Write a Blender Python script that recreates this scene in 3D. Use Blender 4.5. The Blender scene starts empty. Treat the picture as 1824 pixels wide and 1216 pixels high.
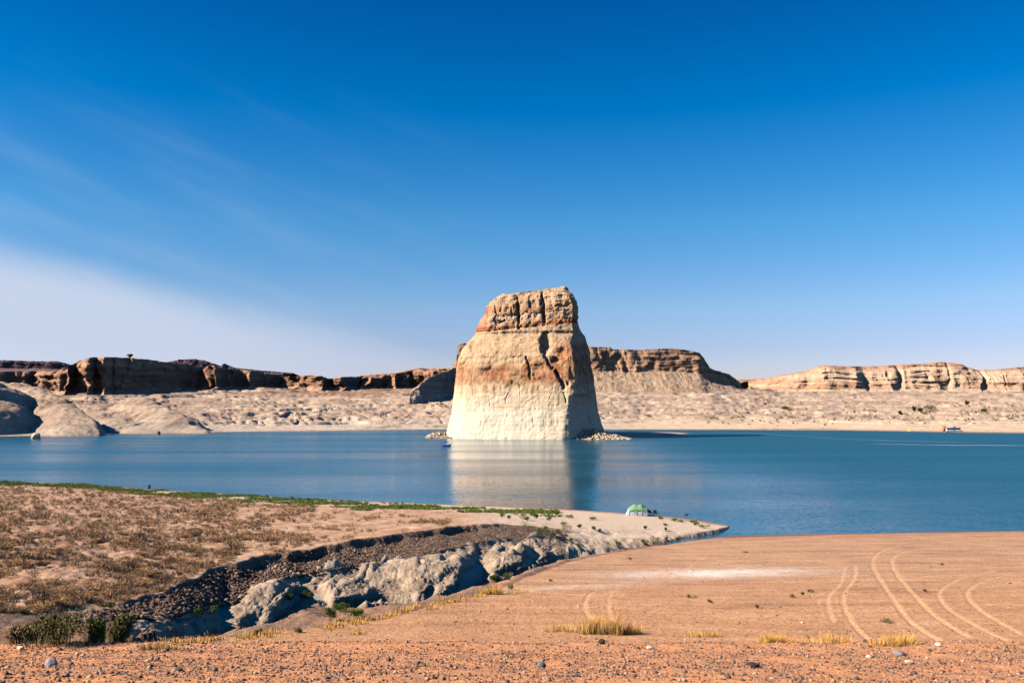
import bpy, math, random
import numpy as np
from mathutils import Vector

# ------------------------------------------------------------------ camera, sky, sun
SC = bpy.context.scene
COL = SC.collection
EYE = 17.0
PITCH = math.atan((726 - 608) / 1520.0)
cam_d = bpy.data.cameras.new('camera')
cam_d.sensor_width = 36.0
cam_d.lens = 30.0
cam_d.clip_start = 0.3
cam_d.clip_end = 60000
cam = bpy.data.objects.new('camera', cam_d)
COL.objects.link(cam)
cam.location = (0, 0, EYE)
cam.rotation_euler = (math.pi / 2 + PITCH, 0, 0)
SC.camera = cam

SUN_EL = math.radians(33)
SUN_AZ = math.radians(18)          # how far behind the camera's left the sun stands
SUN = Vector((-math.cos(SUN_AZ) * math.cos(SUN_EL), -math.sin(SUN_AZ) * math.cos(SUN_EL), math.sin(SUN_EL)))
sun_d = bpy.data.lights.new('sun', 'SUN')
sun_d.energy = 5.0
sun_d.angle = math.radians(0.53)
sun_d.color = (1.0, 0.90, 0.77)
sun = bpy.data.objects.new('sun', sun_d)
COL.objects.link(sun)
sun.rotation_euler = SUN.to_track_quat('Z', 'Y').to_euler()

world = bpy.data.worlds.new('World')
SC.world = world
world.use_nodes = True
wn = world.node_tree
wn.nodes.clear()


def nd(tree, typ, **kw):
    n = tree.nodes.new(typ)
    for k, v in kw.items():
        setattr(n, k, v)
    return n


def math_node(tree, op, a, b=None, c=None, clamp=False):
    n = tree.nodes.new('ShaderNodeMath')
    n.operation = op
    n.use_clamp = clamp
    for i, v in enumerate((a, b, c)):
        if v is None:
            continue
        if isinstance(v, (int, float)):
            n.inputs[i].default_value = v
        else:
            tree.links.new(v, n.inputs[i])
    return n.outputs[0]


def smooth_node(tree, v, lo, hi):
    n = tree.nodes.new('ShaderNodeMapRange')
    n.interpolation_type = 'SMOOTHSTEP'
    tree.links.new(v, n.inputs['Value'])
    n.inputs['From Min'].default_value = lo
    n.inputs['From Max'].default_value = hi
    return n.outputs['Result']


def mix_node(tree, fac, a, b, blend='MIX'):
    n = tree.nodes.new('ShaderNodeMix')
    n.data_type = 'RGBA'
    n.blend_type = blend
    for key, v in ((0, fac), (6, a), (7, b)):
        if isinstance(v, (int, float)):
            n.inputs[key].default_value = v
        elif isinstance(v, tuple):
            n.inputs[key].default_value = (*v, 1.0)
        else:
            tree.links.new(v, n.inputs[key])
    return n.outputs[2]


sky = nd(wn, 'ShaderNodeTexSky', sky_type='NISHITA')
sky.sun_disc = False
sky.sun_elevation = SUN_EL
sky.sun_rotation = math.atan2(SUN.x, SUN.y)
sky.altitude = 1100
sky.air_density = 1.0
sky.dust_density = 0.6
sky.ozone_density = 2.2
# deep polarised desert blue: the Nishita sky with more saturation
hsv = nd(wn, 'ShaderNodeHueSaturation')
hsv.inputs['Saturation'].default_value = 1.28
hsv.inputs['Value'].default_value = 1.0
wn.links.new(sky.outputs[0], hsv.inputs['Color'])
# thin bank of smoke and cirrus on the left horizon, by world direction
tc = nd(wn, 'ShaderNodeTexCoord')
sep = nd(wn, 'ShaderNodeSeparateXYZ')
wn.links.new(tc.outputs['Generated'], sep.inputs[0])
hor = math_node(wn, 'POWER', math_node(wn, 'ADD', math_node(wn, 'MULTIPLY', sep.outputs[0], sep.outputs[0]), math_node(wn, 'MULTIPLY', sep.outputs[1], sep.outputs[1])), 0.5)
tan_el = math_node(wn, 'DIVIDE', sep.outputs[2], math_node(wn, 'MAXIMUM', hor, 0.01))
azi = math_node(wn, 'ARCTAN2', sep.outputs[0], sep.outputs[1])
tint = nd(wn, 'ShaderNodeValToRGB')
tint.color_ramp.interpolation = 'LINEAR'
el = tint.color_ramp.elements
el[0].position = 0.0; el[0].color = (0.76, 0.60, 0.75, 1)
el[1].position = 1.0; el[1].color = (0.01, 0.48, 0.80, 1)
for pos, c3 in ((0.07, (0.78, 0.66, 0.82)), (0.116, (0.86, 0.80, 0.88)), (0.2135, (0.52, 0.88, 0.98)), (0.35, (0.0, 0.74, 1.0)), (0.486, (0.005, 0.55, 0.865))):
    e_ = el.new(pos); e_.color = (*c3, 1)
wn.links.new(tan_el, tint.inputs[0])
tinted = mix_node(wn, 1.0, hsv.outputs[0], tint.outputs[0], 'MULTIPLY')
cmb = nd(wn, 'ShaderNodeCombineXYZ')
wn.links.new(azi, cmb.inputs[0])
wn.links.new(math_node(wn, 'ADD', math_node(wn, 'MULTIPLY', tan_el, 2.4), math_node(wn, 'MULTIPLY', azi, 0.75)), cmb.inputs[1])
nz = nd(wn, 'ShaderNodeTexNoise')
nz.inputs['Scale'].default_value = 2.6
nz.inputs['Detail'].default_value = 6
nz.inputs['Roughness'].default_value = 0.55
wn.links.new(cmb.outputs[0], nz.inputs['Vector'])
# top edge of the smoke bank falls to the right
edge = math_node(wn, 'SUBTRACT', 0.052, math_node(wn, 'MULTIPLY', azi, 0.225))
edge = math_node(wn, 'MAXIMUM', edge, -0.2)
edge = math_node(wn, 'MINIMUM', edge, 0.26)
below = math_node(wn, 'SUBTRACT', math_node(wn, 'ADD', edge, math_node(wn, 'MULTIPLY', math_node(wn, 'SUBTRACT', nz.outputs[0], 0.5), 0.045)), tan_el)
bank = smooth_node(wn, below, -0.006, 0.040)
bank = math_node(wn, 'MULTIPLY', bank, smooth_node(wn, azi, 0.16, -0.42))
streak_c = nd(wn, 'ShaderNodeCombineXYZ')
wn.links.new(math_node(wn, 'MULTIPLY', azi, 1.6), streak_c.inputs[0])
wn.links.new(math_node(wn, 'ADD', math_node(wn, 'MULTIPLY', tan_el, 9.0), math_node(wn, 'MULTIPLY', azi, 3.2)), streak_c.inputs[1])
nz2 = nd(wn, 'ShaderNodeTexNoise')
nz2.inputs['Scale'].default_value = 2.6
nz2.inputs['Detail'].default_value = 8
wn.links.new(streak_c.outputs[0], nz2.inputs['Vector'])
streak = math_node(wn, 'MULTIPLY', smooth_node(wn, nz2.outputs[0], 0.42, 0.8), smooth_node(wn, tan_el, 0.42, 0.10))
streak = math_node(wn, 'MULTIPLY', streak, smooth_node(wn, azi, 0.10, -0.45))
veil = math_node(wn, 'ADD', math_node(wn, 'MULTIPLY', bank, 0.80), math_node(wn, 'MULTIPLY', streak, 0.19), clamp=True)
skycol = mix_node(wn, veil, tinted, (4.2, 4.65, 5.7))
bg = nd(wn, 'ShaderNodeBackground')
bg.inputs['Strength'].default_value = 0.074
wn.links.new(skycol, bg.inputs['Color'])
wout = nd(wn, 'ShaderNodeOutputWorld')
wn.links.new(bg.outputs[0], wout.inputs[0])

SC.view_settings.view_transform = 'Standard'
SC.view_settings.look = 'None'
SC.view_settings.exposure = 1.0
SC.view_settings.gamma = 1.0
SC.cycles.max_bounces = 4
SC.cycles.diffuse_bounces = 0
SC.cycles.use_denoising = True

rng = np.random.default_rng(7)
random.seed(7)


# ------------------------------------------------------------------ pixels and rays of the photograph's camera
def slope_of(py):
    """fall of a view ray per metre of depth (positive downwards)"""
    b = (608 - np.asarray(py, float)) / 1520.0
    return -np.tan(PITCH + np.arctan(b))


def side_of(px, py):
    b = (608 - np.asarray(py, float)) / 1520.0
    return (np.asarray(px, float) - 912) / 1520.0 / (math.cos(PITCH) - b * math.sin(PITCH))


def at(px, py, y):
    return np.array([float(side_of(px, py)) * y, y, EYE - float(slope_of(py)) * y])


def project(x, y, z):
    dz = z - EYE
    cy, sy = math.cos(PITCH), math.sin(PITCH)
    fwd = y * cy + dz * sy
    up = -y * sy + dz * cy
    return 912 + 1520 * x / fwd, 608 - 1520 * up / fwd


def water_y(py):
    return EYE / slope_of(py)


def lin(r, g, b):
    c = np.array([r, g, b], float) / 255.0
    return np.where(c <= 0.04045, c / 12.92, ((c + 0.055) / 1.055) ** 2.4)


def sstep(a, b, x):
    t = np.clip((x - a) / (b - a), 0, 1)
    return t * t * (3 - 2 * t)


# ------------------------------------------------------------------ noise
def _h(ix, iy, iz, seed):
    n = (ix.astype(np.int64) * 374761393 + iy.astype(np.int64) * 668265263 + iz.astype(np.int64) * 2147483647 + seed * 1274126177) & 0xFFFFFFFF
    n = ((n ^ (n >> 13)) * 1274126177) & 0xFFFFFFFF
    n = ((n ^ (n >> 16)) * 2246822519) & 0xFFFFFFFF
    return (n ^ (n >> 15)) & 0xFFFFFFFF


def perlin2(x, y, seed=0):
    x0 = np.floor(x); y0 = np.floor(y)
    fx = (x - x0).astype(np.float32); fy = (y - y0).astype(np.float32)
    u = fx * fx * fx * (fx * (fx * 6 - 15) + 10)
    v = fy * fy * fy * (fy * (fy * 6 - 15) + 10)
    z = np.zeros_like(x0)

    def g(dx, dy):
        a = _h(x0 + dx, y0 + dy, z, seed).astype(np.float32) * np.float32(2 * math.pi / 4294967296.0)
        return np.cos(a) * (fx - dx) + np.sin(a) * (fy - dy)
    a = g(0, 0); b = g(1, 0); c = g(0, 1); d = g(1, 1)
    return (a + u * (b - a) + v * (c - a) + u * v * (a - b - c + d)) * 1.5


def noise3(x, y, z, seed=0):
    """value noise, about -1..1"""
    x0 = np.floor(x); y0 = np.floor(y); z0 = np.floor(z)
    fx = x - x0; fy = y - y0; fz = z - z0
    u = fx * fx * (3 - 2 * fx); v = fy * fy * (3 - 2 * fy); w = fz * fz * (3 - 2 * fz)

    def g(a, b, c):
        return _h(x0 + a, y0 + b, z0 + c, seed).astype(np.float64) * (2.0 / 4294967296.0) - 1
    p = [g(0, 0, 0), g(1, 0, 0), g(0, 1, 0), g(1, 1, 0), g(0, 0, 1), g(1, 0, 1), g(0, 1, 1), g(1, 1, 1)]
    a = p[0] + u * (p[1] - p[0]); b = p[2] + u * (p[3] - p[2])
    c = p[4] + u * (p[5] - p[4]); d = p[6] + u * (p[7] - p[6])
    a = a + v * (b - a); c = c + v * (d - c)
    return a + w * (c - a)


def fbm2(x, y, octaves=4, seed=0, gain=0.5, billow=False):
    s = 0; a = 1.0; t = 0
    for i in range(octaves):
        n = perlin2(x * 2 ** i + 17.3 * i, y * 2 ** i - 9.1 * i, seed + i)
        if billow:
            n = np.abs(n) * 2 - 0.6
        s = s + a * n; t += a; a *= gain
    return s / t


def fbm3(x, y, z, octaves=4, seed=0, gain=0.5, billow=False):
    s = 0; a = 1.0; t = 0
    for i in range(octaves):
        n = noise3(x * 2 ** i + 7.3 * i, y * 2 ** i - 9.1 * i, z * 2 ** i + 3.7 * i, seed + i)
        if billow:
            n = np.abs(n) * 2 - 0.8
        s = s + a * n; t += a; a *= gain
    return s / t


def worley2(x, y, seed=0):
    x0 = np.floor(x); y0 = np.floor(y)
    d1 = np.full(x.shape, 9.0); d2 = np.full(x.shape, 9.0)
    zz = np.zeros_like(x0)
    for i in (-1, 0, 1):
        for j in (-1, 0, 1):
            cx = x0 + i; cy = y0 + j
            h = _h(cx, cy, zz, seed)
            px = cx + (h & 0xFFFF) / 65536.0; py = cy + (h >> 16) / 65536.0
            d = np.hypot(px - x, py - y)
            d2 = np.where(d < d1, d1, np.minimum(d2, d)); d1 = np.minimum(d1, d)
    return d1, d2


# ------------------------------------------------------------------ scene helpers
def tag(o, label=None, cat=None, group=None, kind=None):
    if label: o['label'] = label
    if cat: o['category'] = cat
    if group: o['group'] = group
    if kind: o['kind'] = kind
    return o


def build_mesh(name, V, F, mat, col=None, smooth=False):
    """V (n,3), F (m,k) one face size"""
    V = np.asarray(V, np.float32); F = np.asarray(F, np.int32)
    me = bpy.data.meshes.new(name)
    me.vertices.add(len(V)); me.vertices.foreach_set('co', V.ravel())
    m, k = F.shape
    me.loops.add(m * k); me.loops.foreach_set('vertex_index', F.ravel())
    me.polygons.add(m); me.polygons.foreach_set('loop_start', np.arange(0, m * k, k, dtype=np.int32))
    if smooth:
        me.polygons.foreach_set('use_smooth', np.ones(m, bool))
    me.update(calc_edges=True)
    if col is not None:
        ca = me.color_attributes.new('Col', 'FLOAT_COLOR', 'POINT')
        c4 = np.ones((len(V), 4), np.float32); c4[:, :3] = np.clip(col, 0.003, 0.95)
        ca.data.foreach_set('color', c4.ravel())
    me.materials.append(mat)
    return me


def link(name, me, parent=None, loc=None, rot=None, scale=None):
    o = bpy.data.objects.new(name, me); COL.objects.link(o)
    if parent is not None: o.parent = parent
    if loc is not None: o.location = tuple(float(v) for v in loc)
    if rot is not None: o.rotation_euler = rot
    if scale is not None: o.scale = scale if not isinstance(scale, (int, float)) else (scale,) * 3
    return o


def grid_faces(r, c, wrap=False):
    i = np.arange(r - 1)[:, None]; j = np.arange(c if wrap else c - 1)[None, :]
    j2 = (j + 1) % c
    a = i * c + j; b = i * c + j2; d = (i + 1) * c + j; e = (i + 1) * c + j2
    return np.stack([a, b, e, d], -1).reshape(-1, 4)


def empty(name, loc, rz=0):
    o = bpy.data.objects.new(name, None); COL.objects.link(o)
    o.empty_display_size = 0.2
    o.location = tuple(float(v) for v in loc); o.rotation_euler = (0, 0, rz)
    return o


# ------------------------------------------------------------------ materials
def mat_vcol(name, rough=0.95, spec=0.15, grain=None, bump=None, sat=1.0):
    """Colour attribute Col, broken up by fine procedural grain and relief (metres)"""
    m = bpy.data.materials.new(name); m.use_nodes = True
    t = m.node_tree; t.nodes.clear()
    out = nd(t, 'ShaderNodeOutputMaterial'); p = nd(t, 'ShaderNodeBsdfPrincipled')
    t.links.new(p.outputs[0], out.inputs[0])
    p.inputs['Roughness'].default_value = rough
    p.inputs['Specular IOR Level'].default_value = spec
    at_ = nd(t, 'ShaderNodeAttribute', attribute_name='Col')
    c = at_.outputs['Color']
    geo = nd(t, 'ShaderNodeNewGeometry')
    if grain:
        for scale, lo, hi in grain:
            n = nd(t, 'ShaderNodeTexNoise')
            n.inputs['Scale'].default_value = scale; n.inputs['Detail'].default_value = 4
            n.inputs['Roughness'].default_value = 0.65
            t.links.new(geo.outputs['Position'], n.inputs['Vector'])
            mr = nd(t, 'ShaderNodeMapRange')
            mr.inputs['From Min'].default_value = 0.3; mr.inputs['From Max'].default_value = 0.7
            mr.inputs['To Min'].default_value = lo; mr.inputs['To Max'].default_value = hi
            t.links.new(n.outputs[0], mr.inputs['Value'])
            cc = nd(t, 'ShaderNodeCombineXYZ')
            for i in range(3): t.links.new(mr.outputs[0], cc.inputs[i])
            c = mix_node(t, 1.0, c, cc.outputs[0], 'MULTIPLY')
    t.links.new(c, p.inputs['Base Color'])
    if bump:
        prev = None
        for scale, dist in bump:
            n = nd(t, 'ShaderNodeTexNoise')
            n.inputs['Scale'].default_value = scale; n.inputs['Detail'].default_value = 5
            n.inputs['Roughness'].default_value = 0.6
            t.links.new(geo.outputs['Position'], n.inputs['Vector'])
            b = nd(t, 'ShaderNodeBump'); b.inputs['Distance'].default_value = dist
            b.inputs['Strength'].default_value = 1.0
            t.links.new(n.outputs[0], b.inputs['Height'])
            if prev is not None: t.links.new(prev, b.inputs['Normal'])
            prev = b.outputs[0]
        t.links.new(prev, p.inputs['Normal'])
    return m


def mat_plain(name, rgb, rough=0.6, spec=0.3, metallic=0.0, var=0.12, scale=6.0):
    m = bpy.data.materials.new(name); m.use_nodes = True
    t = m.node_tree; p = t.nodes['Principled BSDF']
    p.inputs['Roughness'].default_value = rough
    p.inputs['Specular IOR Level'].default_value = spec
    p.inputs['Metallic'].default_value = metallic
    tcn = nd(t, 'ShaderNodeTexCoord'); n = nd(t, 'ShaderNodeTexNoise')
    n.inputs['Scale'].default_value = scale
    t.links.new(tcn.outputs['Object'], n.inputs['Vector'])
    a = tuple(v * (1 - var) for v in rgb); b = tuple(min(1, v * (1 + var)) for v in rgb)
    t.links.new(mix_node(t, n.outputs[0], a, b), p.inputs['Base Color'])
    return m


M_GROUND = mat_vcol('ground', grain=[(6.0, 0.70, 1.24), (1.7, 0.86, 1.13), (30.0, 0.66, 1.3)], bump=[(5.0, 0.10), (22.0, 0.035)])
M_MUD = mat_vcol('mudstone', grain=[(3.0, 0.82, 1.14), (16.0, 0.85, 1.15)], bump=[(4.0, 0.10), (18.0, 0.04)])
M_SLICK = mat_vcol('slickrock', grain=[(0.12, 0.85, 1.15), (0.6, 0.82, 1.18)], bump=[(0.35, 0.8), (1.4, 0.25)])
M_CLIFF = mat_vcol('cliff_rock', grain=[(0.08, 0.85, 1.15), (0.5, 0.8, 1.2)], bump=[(0.25, 1.6), (1.0, 0.5)])
M_BUTTE = mat_vcol('butte_rock', grain=[(0.25, 0.9, 1.1), (1.5, 0.86, 1.12)], bump=[(0.5, 0.45), (2.2, 0.14)])
M_STONE = mat_vcol('stone', rough=0.9, grain=[(14.0, 0.8, 1.2)], bump=[(18.0, 0.02)])
M_PLANT = mat_vcol('plant', rough=0.85, spec=0.1)
M_WHITE = mat_plain('white_gelcoat', (0.78, 0.78, 0.76), 0.35, 0.4)
M_DARKGLASS = mat_plain('dark_window', (0.02, 0.025, 0.03), 0.15, 0.5)
M_ORANGE = mat_plain('orange_plastic', (0.85, 0.16, 0.03), 0.45)
M_BLUE = mat_plain('blue_gelcoat', (0.012, 0.07, 0.33), 0.3, 0.5)
M_NAVY = mat_plain('navy_fabric', (0.012, 0.016, 0.035), 0.9, 0.1)
M_LIME = mat_plain('lime_plastic', (0.42, 0.78, 0.03), 0.5)
M_TENTG = mat_plain('green_tent_fabric', (0.15, 0.29, 0.13), 0.8, 0.2)
M_TENTW = mat_plain('pale_tent_fabric', (0.36, 0.38, 0.42), 0.8, 0.2)
M_RED = mat_plain('red_fabric', (0.5, 0.03, 0.03), 0.85, 0.1)
M_METAL = mat_plain('dull_metal', (0.35, 0.35, 0.36), 0.4, 0.5, 0.8)
M_SKIN = mat_plain('skin', (0.35, 0.2, 0.14), 0.6, 0.3)
M_DARKCLOTH = mat_plain('dark_cloth', (0.02, 0.025, 0.035), 0.9, 0.1)

# water: small wind waves tilt the surface; calm and ruffled reaches differ in steepness
M_WATER = bpy.data.materials.new('lake_water'); M_WATER.use_nodes = True
t = M_WATER.node_tree; pw = t.nodes['Principled BSDF']
pw.inputs['Base Color'].default_value = (0.008, 0.080, 0.125, 1)
pw.inputs['Roughness'].default_value = 0.04
pw.inputs['IOR'].default_value = 1.333
geo = nd(t, 'ShaderNodeNewGeometry')


def wnoise(sx, sy, scale, detail=2.0):
    mp = nd(t, 'ShaderNodeMapping'); mp.inputs['Scale'].default_value = (sx, sy, 1)
    t.links.new(geo.outputs['Position'], mp.inputs[0])
    n = nd(t, 'ShaderNodeTexNoise'); n.inputs['Scale'].default_value = scale; n.inputs['Detail'].default_value = detail
    t.links.new(mp.outputs[0], n.inputs['Vector'])
    return n


def centred(out, k):
    s = nd(t, 'ShaderNodeVectorMath', operation='SUBTRACT'); t.links.new(out, s.inputs[0]); s.inputs[1].default_value = (0.5, 0.5, 0.5)
    m = nd(t, 'ShaderNodeVectorMath', operation='MULTIPLY'); t.links.new(s.outputs[0], m.inputs[0]); m.inputs[1].default_value = k
    return m.outputs[0]


w1 = centred(wnoise(0.7, 1.4, 2.6, 4).outputs['Color'], (0.55, 1.0, 0))
w2 = centred(wnoise(0.22, 0.8, 0.8, 3).outputs['Color'], (0.10, 0.30, 0))
wa = nd(t, 'ShaderNodeVectorMath', operation='ADD'); t.links.new(w1, wa.inputs[0]); t.links.new(w2, wa.inputs[1])
reach = wnoise(0.004, 0.028, 1.0, 3).outputs[0]
wp = nd(t, 'ShaderNodeSeparateXYZ'); t.links.new(geo.outputs['Position'], wp.inputs[0])
# the lee of the rock and the left bay lie calmer than the open right arm
open_arm = smooth_node(t, math_node(t, 'ADD', wp.outputs[0], math_node(t, 'MULTIPLY', wp.outputs[1], -0.02)), 25.0, 110.0)
lee = math_node(t, 'SUBTRACT', 1.0, smooth_node(t, math_node(t, 'ABSOLUTE', math_node(t, 'SUBTRACT', wp.outputs[0], math_node(t, 'MULTIPLY', wp.outputs[1], 0.012))), 25.0, 75.0))
steep = math_node(t, 'ADD', math_node(t, 'MULTIPLY', smooth_node(t, reach, 0.22, 0.85), 0.45), 0.35)
steep = math_node(t, 'ADD', steep, math_node(t, 'MULTIPLY', open_arm, 0.55))
far_arm = math_node(t, 'MULTIPLY', open_arm, smooth_node(t, wp.outputs[1], 230.0, 420.0))
steep = math_node(t, 'ADD', steep, math_node(t, 'MULTIPLY', far_arm, 0.35))
steep = math_node(t, 'SUBTRACT', steep, math_node(t, 'MULTIPLY', lee, 0.28))
steep = math_node(t, 'MAXIMUM', steep, 0.12)
ws = nd(t, 'ShaderNodeVectorMath', operation='SCALE'); t.links.new(wa.outputs[0], ws.inputs[0]); t.links.new(steep, ws.inputs['Scale'])
wz = nd(t, 'ShaderNodeVectorMath', operation='ADD'); t.links.new(ws.outputs[0], wz.inputs[0]); wz.inputs[1].default_value = (0, 0, 1)
wnm = nd(t, 'ShaderNodeVectorMath', operation='NORMALIZE'); t.links.new(wz.outputs[0], wnm.inputs[0])
t.links.new(wnm.outputs[0], pw.inputs['Normal'])
rgh = nd(t, 'ShaderNodeMapRange'); t.links.new(steep, rgh.inputs['Value'])
rgh.inputs['From Min'].default_value = 0.12; rgh.inputs['From Max'].default_value = 1.3
rgh.inputs['To Min'].default_value = 0.11; rgh.inputs['To Max'].default_value = 0.50
t.links.new(rgh.outputs[0], pw.inputs['Roughness'])

# ------------------------------------------------------------------ near ground: bluff, beach, arroyo, scrub flat, spit
TAB = np.array([
    # px, rim, zfloor, base, brow, crest, scarp, lip, zlip
    [-600, 1150, 5.2, 1146, 1138, 1130, 1124, 1120, 7.4],
    [-200, 1150, 4.8, 1146, 1132, 1124, 1116, 1110, 6.6],
    [0, 1151, 4.2, 1142, 1127, 1119, 1110, 1103, 6.0],
    [100, 1151, 3.6, 1136, 1120, 1111, 1099, 1091, 5.8],
    [200, 1152, 3.0, 1133, 1113, 1102, 1090, 1083, 5.3],
    [300, 1148, 2.6, 1140, 1110, 1098, 1066, 1050, 4.7],
    [400, 1136, 2.3, 1128, 1086, 1075, 1033, 1006, 4.0],
    [490, 1126, 1.7, 1114, 1046, 1033, 1008, 986, 3.7],
    [540, 1119, 1.6, 1066, 1042, 1020, 1000, 977, 3.7],
    [595, 1112, 1.0, 1088, 1022, 1009, 988, 967, 3.6],
    [690, 1096, 0.8, 1074, 1012, 1002, 974, 951, 3.5],
    [750, 1082, 0.7, 1076, 1000, 986, 962, 943, 3.4],
    [820, 1068, 0.5, 1062, 984, 970, 950, 934, 3.2],
    [862, 1058, 0.5, 1034, 985, 962, 945, 932, 3.1],
    [905, 1042, 0.4, 1028, 980, 957, 942, 932, 2.7],
    [960, 1020, 0.35, 1012, 970, 952, 943, 936, 2.3],
    [1010, 1002, 0.3, 995, 972, 957, 948, 942, 1.9],
    [1060, 990, 0.25, 986, 972, 960, 950, 941, 1.6],
    [1130, 979, 0.1, 976, 965, 957, 950, 943, 1.2],
    [1200, 968, -0.15, 966, 960, 956, 950, 945, 0.8],
    [1240, 962, -0.4, 959, 956, 954, 950, 946, 0.6],
    [1280, 958, -0.5, 947, 945, 944, 943, 941, 0.45],
    [1300, 957, -0.6, 938, 938, 937.6, 937.4, 937, 0.15],
    [1312, 956.6, -0.8, 936, 935.5, 935, 934.5, 934, -0.5],
    [1420, 953, -1.2, 930, 929, 928, 927, 926, -0.9],
    [2600, 935, -1.5, 900, 899, 898, 897, 896, -1.2],
], float)
SHORE_FAR = np.array([[-600, 838], [-300, 845], [0, 857], [130, 861], [260, 871], [400, 879], [520, 887], [650, 892], [800, 898], [900, 902],
                      [1000, 906], [1100, 912], [1130, 914], [1200, 920], [1240, 925], [1270, 930], [1300, 936], [1312, 933], [2600, 880]], float)
SHORE_BEACH = np.array([[-600, 962], [1100, 960], [1230, 959], [1300, 956.5], [1400, 953.5], [1500, 950.5], [1600, 948.5], [1824, 945], [2100, 941], [2600, 935]], float)


def smax(a, b, k):
    h = np.clip(0.5 + 0.5 * (a - b) / k, 0, 1)
    return b + (a - b) * h + k * h * (1 - h)


def px_col(x, y):
    return 912 + 1520 * 1.018 * x / np.maximum(y, 2.0)


def beach(px, y):
    ysh = water_y(np.interp(px, SHORE_BEACH[:, 0], SHORE_BEACH[:, 1]))
    bl = 15.35 - 0.222 * y
    be = 8.0 * (1 - (y - 33) / (ysh - 33))
    return smax(bl, be, 0.45)


# knots of the arroyo cross-section for every table column
_ys = np.linspace(20, 150, 5000)
KY, KZ = [], []
for row in TAB:
    px, yr, zf, yb, yw, yc, ysc, yl, zl = row
    bz = beach(np.full_like(_ys, px), _ys)
    under = np.nonzero(EYE - slope_of(yr) * _ys <= bz)[0]
    d_r = _ys[under[0]] if len(under) else float(water_y(yr))
    z_r = float(beach(np.array(px), np.array(d_r)))
    d_b = (EYE - zf) / slope_of(yb)
    d_l = (EYE - zl) / slope_of(yl)
    if px < 350 and d_b > d_l - 6:
        d_b = d_r + 0.45 * (d_l - d_r); zf = EYE - slope_of(yb) * d_b
    d_s = d_l - 0.9
    z_s = EYE - slope_of(ysc) * d_s
    z_s = min(z_s, zl - 0.02)
    gap = d_s - d_b
    d_w = d_b + 0.22 * gap
    d_c = d_b + 0.50 * gap
    if 280 < px < 1000:
        yw = yc + 0.40 * (yb - yc); d_w = d_b + 0.20 * gap
    z_w = EYE - slope_of(yw) * d_w
    z_c = EYE - slope_of(yc) * d_c
    d_f = max(d_r + 0.55 * (d_b - d_r), d_b - 6)
    KY.append([d_r, d_f, d_b, d_w, d_c, d_s, d_l])
    KZ.append([z_r, zf, zf, z_w, z_c, z_s, zl])
KY = np.array(KY); KZ = np.array(KZ)


def knots(px):
    return [np.interp(px, TAB[:, 0], KY[:, k]) for k in range(7)], [np.interp(px, TAB[:, 0], KZ[:, k]) for k in range(7)]


def ground_base(x, y):
    """height and zone (0 bluff/beach, 1 channel, 2 mudstone, 3 gravel, 4 scarp, 5 flat) without relief"""
    px = px_col(x, y)
    wob = sstep(1100, 950, px) * sstep(30, 38, y) * sstep(125, 100, y)
    y0 = y
    y = y + wob * (1.0 * perlin2(x / 3.1, y / 5.0, 401) + 0.55 * perlin2(x / 1.05, y / 2.0, 402) + 0.25 * perlin2(x / 0.4, y / 0.8, 403))
    z = beach(px, y0)
    zone = np.zeros(x.shape, int)
    YK, ZK = knots(px)
    brk = np.clip(0.40 + 1.2 * perlin2(px / 95.0, px * 0 + 0.5, 405) + 0.2 * perlin2(px / 23.0, px * 0 + 0.5, 406), 0, 0.8) * (px < 1100)
    ZK = list(ZK); ZK[5] = ZK[5] + (ZK[6] - ZK[5]) * brk
    z = np.where(y > YK[0], ZK[0], z)
    for k in range(6):
        m = (y > YK[k]) & (y <= YK[k + 1])
        s = np.clip((y - YK[k]) / np.maximum(YK[k + 1] - YK[k], 1e-3), 0, 1)
        if k in (0, 2): s2 = s * s * (3 - 2 * s)
        else: s2 = s
        z = np.where(m, ZK[k] + (ZK[k + 1] - ZK[k]) * s2, z)
        zone = np.where(m, (1, 1, 2, 2, 3, 4)[k], zone)
    ysh = water_y(np.interp(px, SHORE_FAR[:, 0], SHORE_FAR[:, 1]))
    m = y > YK[6]
    s = (y - YK[6]) / np.maximum(ysh - YK[6], 0.5)
    zf = np.where(s < 1, ZK[6] * (1 - s), -(y - ysh) * 0.05 - 0.0)
    zf = np.where(ZK[6] < 0, ZK[6] - 0.02 * (y - YK[6]), zf)
    z = np.where(m, zf, z)
    zone = np.where(m, 5, zone)
    return z, zone, px, YK, ZK, ysh


def blur_line(d, w):
    return np.exp(-(d / w) ** 2)


TRACKS_PX = [
    ([(940, 45), (820, 65), (740, 110), (705, 160), (715, 210), (760, 290), (820, 380), (880, 470), (960, 580), (1060, 660), (1180, 730), (1290, 790)], 1.0),
    ([(1100, 70), (960, 85), (890, 115), (850, 145), (860, 205), (900, 280), (970, 360), (1060, 460), (1160, 560), (1300, 650), (1450, 730)], 1.0),
    ([(1640, 225), (1450, 255), (1320, 300), (1220, 350), (1190, 400), (1210, 460), (1300, 540), (1420, 610), (1560, 680), (1700, 740), (1800, 780)], 0.9),
    ([(1740, 250), (1600, 280), (1460, 330), (1395, 380), (1400, 430), (1470, 500), (1580, 580), (1700, 640), (1824, 710)], 0.9),
    ([(510, 200), (500, 260), (470, 340), (395, 395), (380, 450), (390, 530), (430, 620)], 0.75),
    ([(580, 190), (590, 250), (550, 330), (500, 380), (490, 440), (510, 520), (560, 610), (640, 700), (690, 740)], 0.85),
    ([(0, 150), (300, 160), (700, 190), (1200, 210), (1824, 215)], 0.35),
    ([(0, 280), (400, 300), (900, 280), (1500, 330), (1824, 350)], 0.25),
    ([(1824, 110), (1700, 70), (1500, 40)], 0.35),
]
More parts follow.
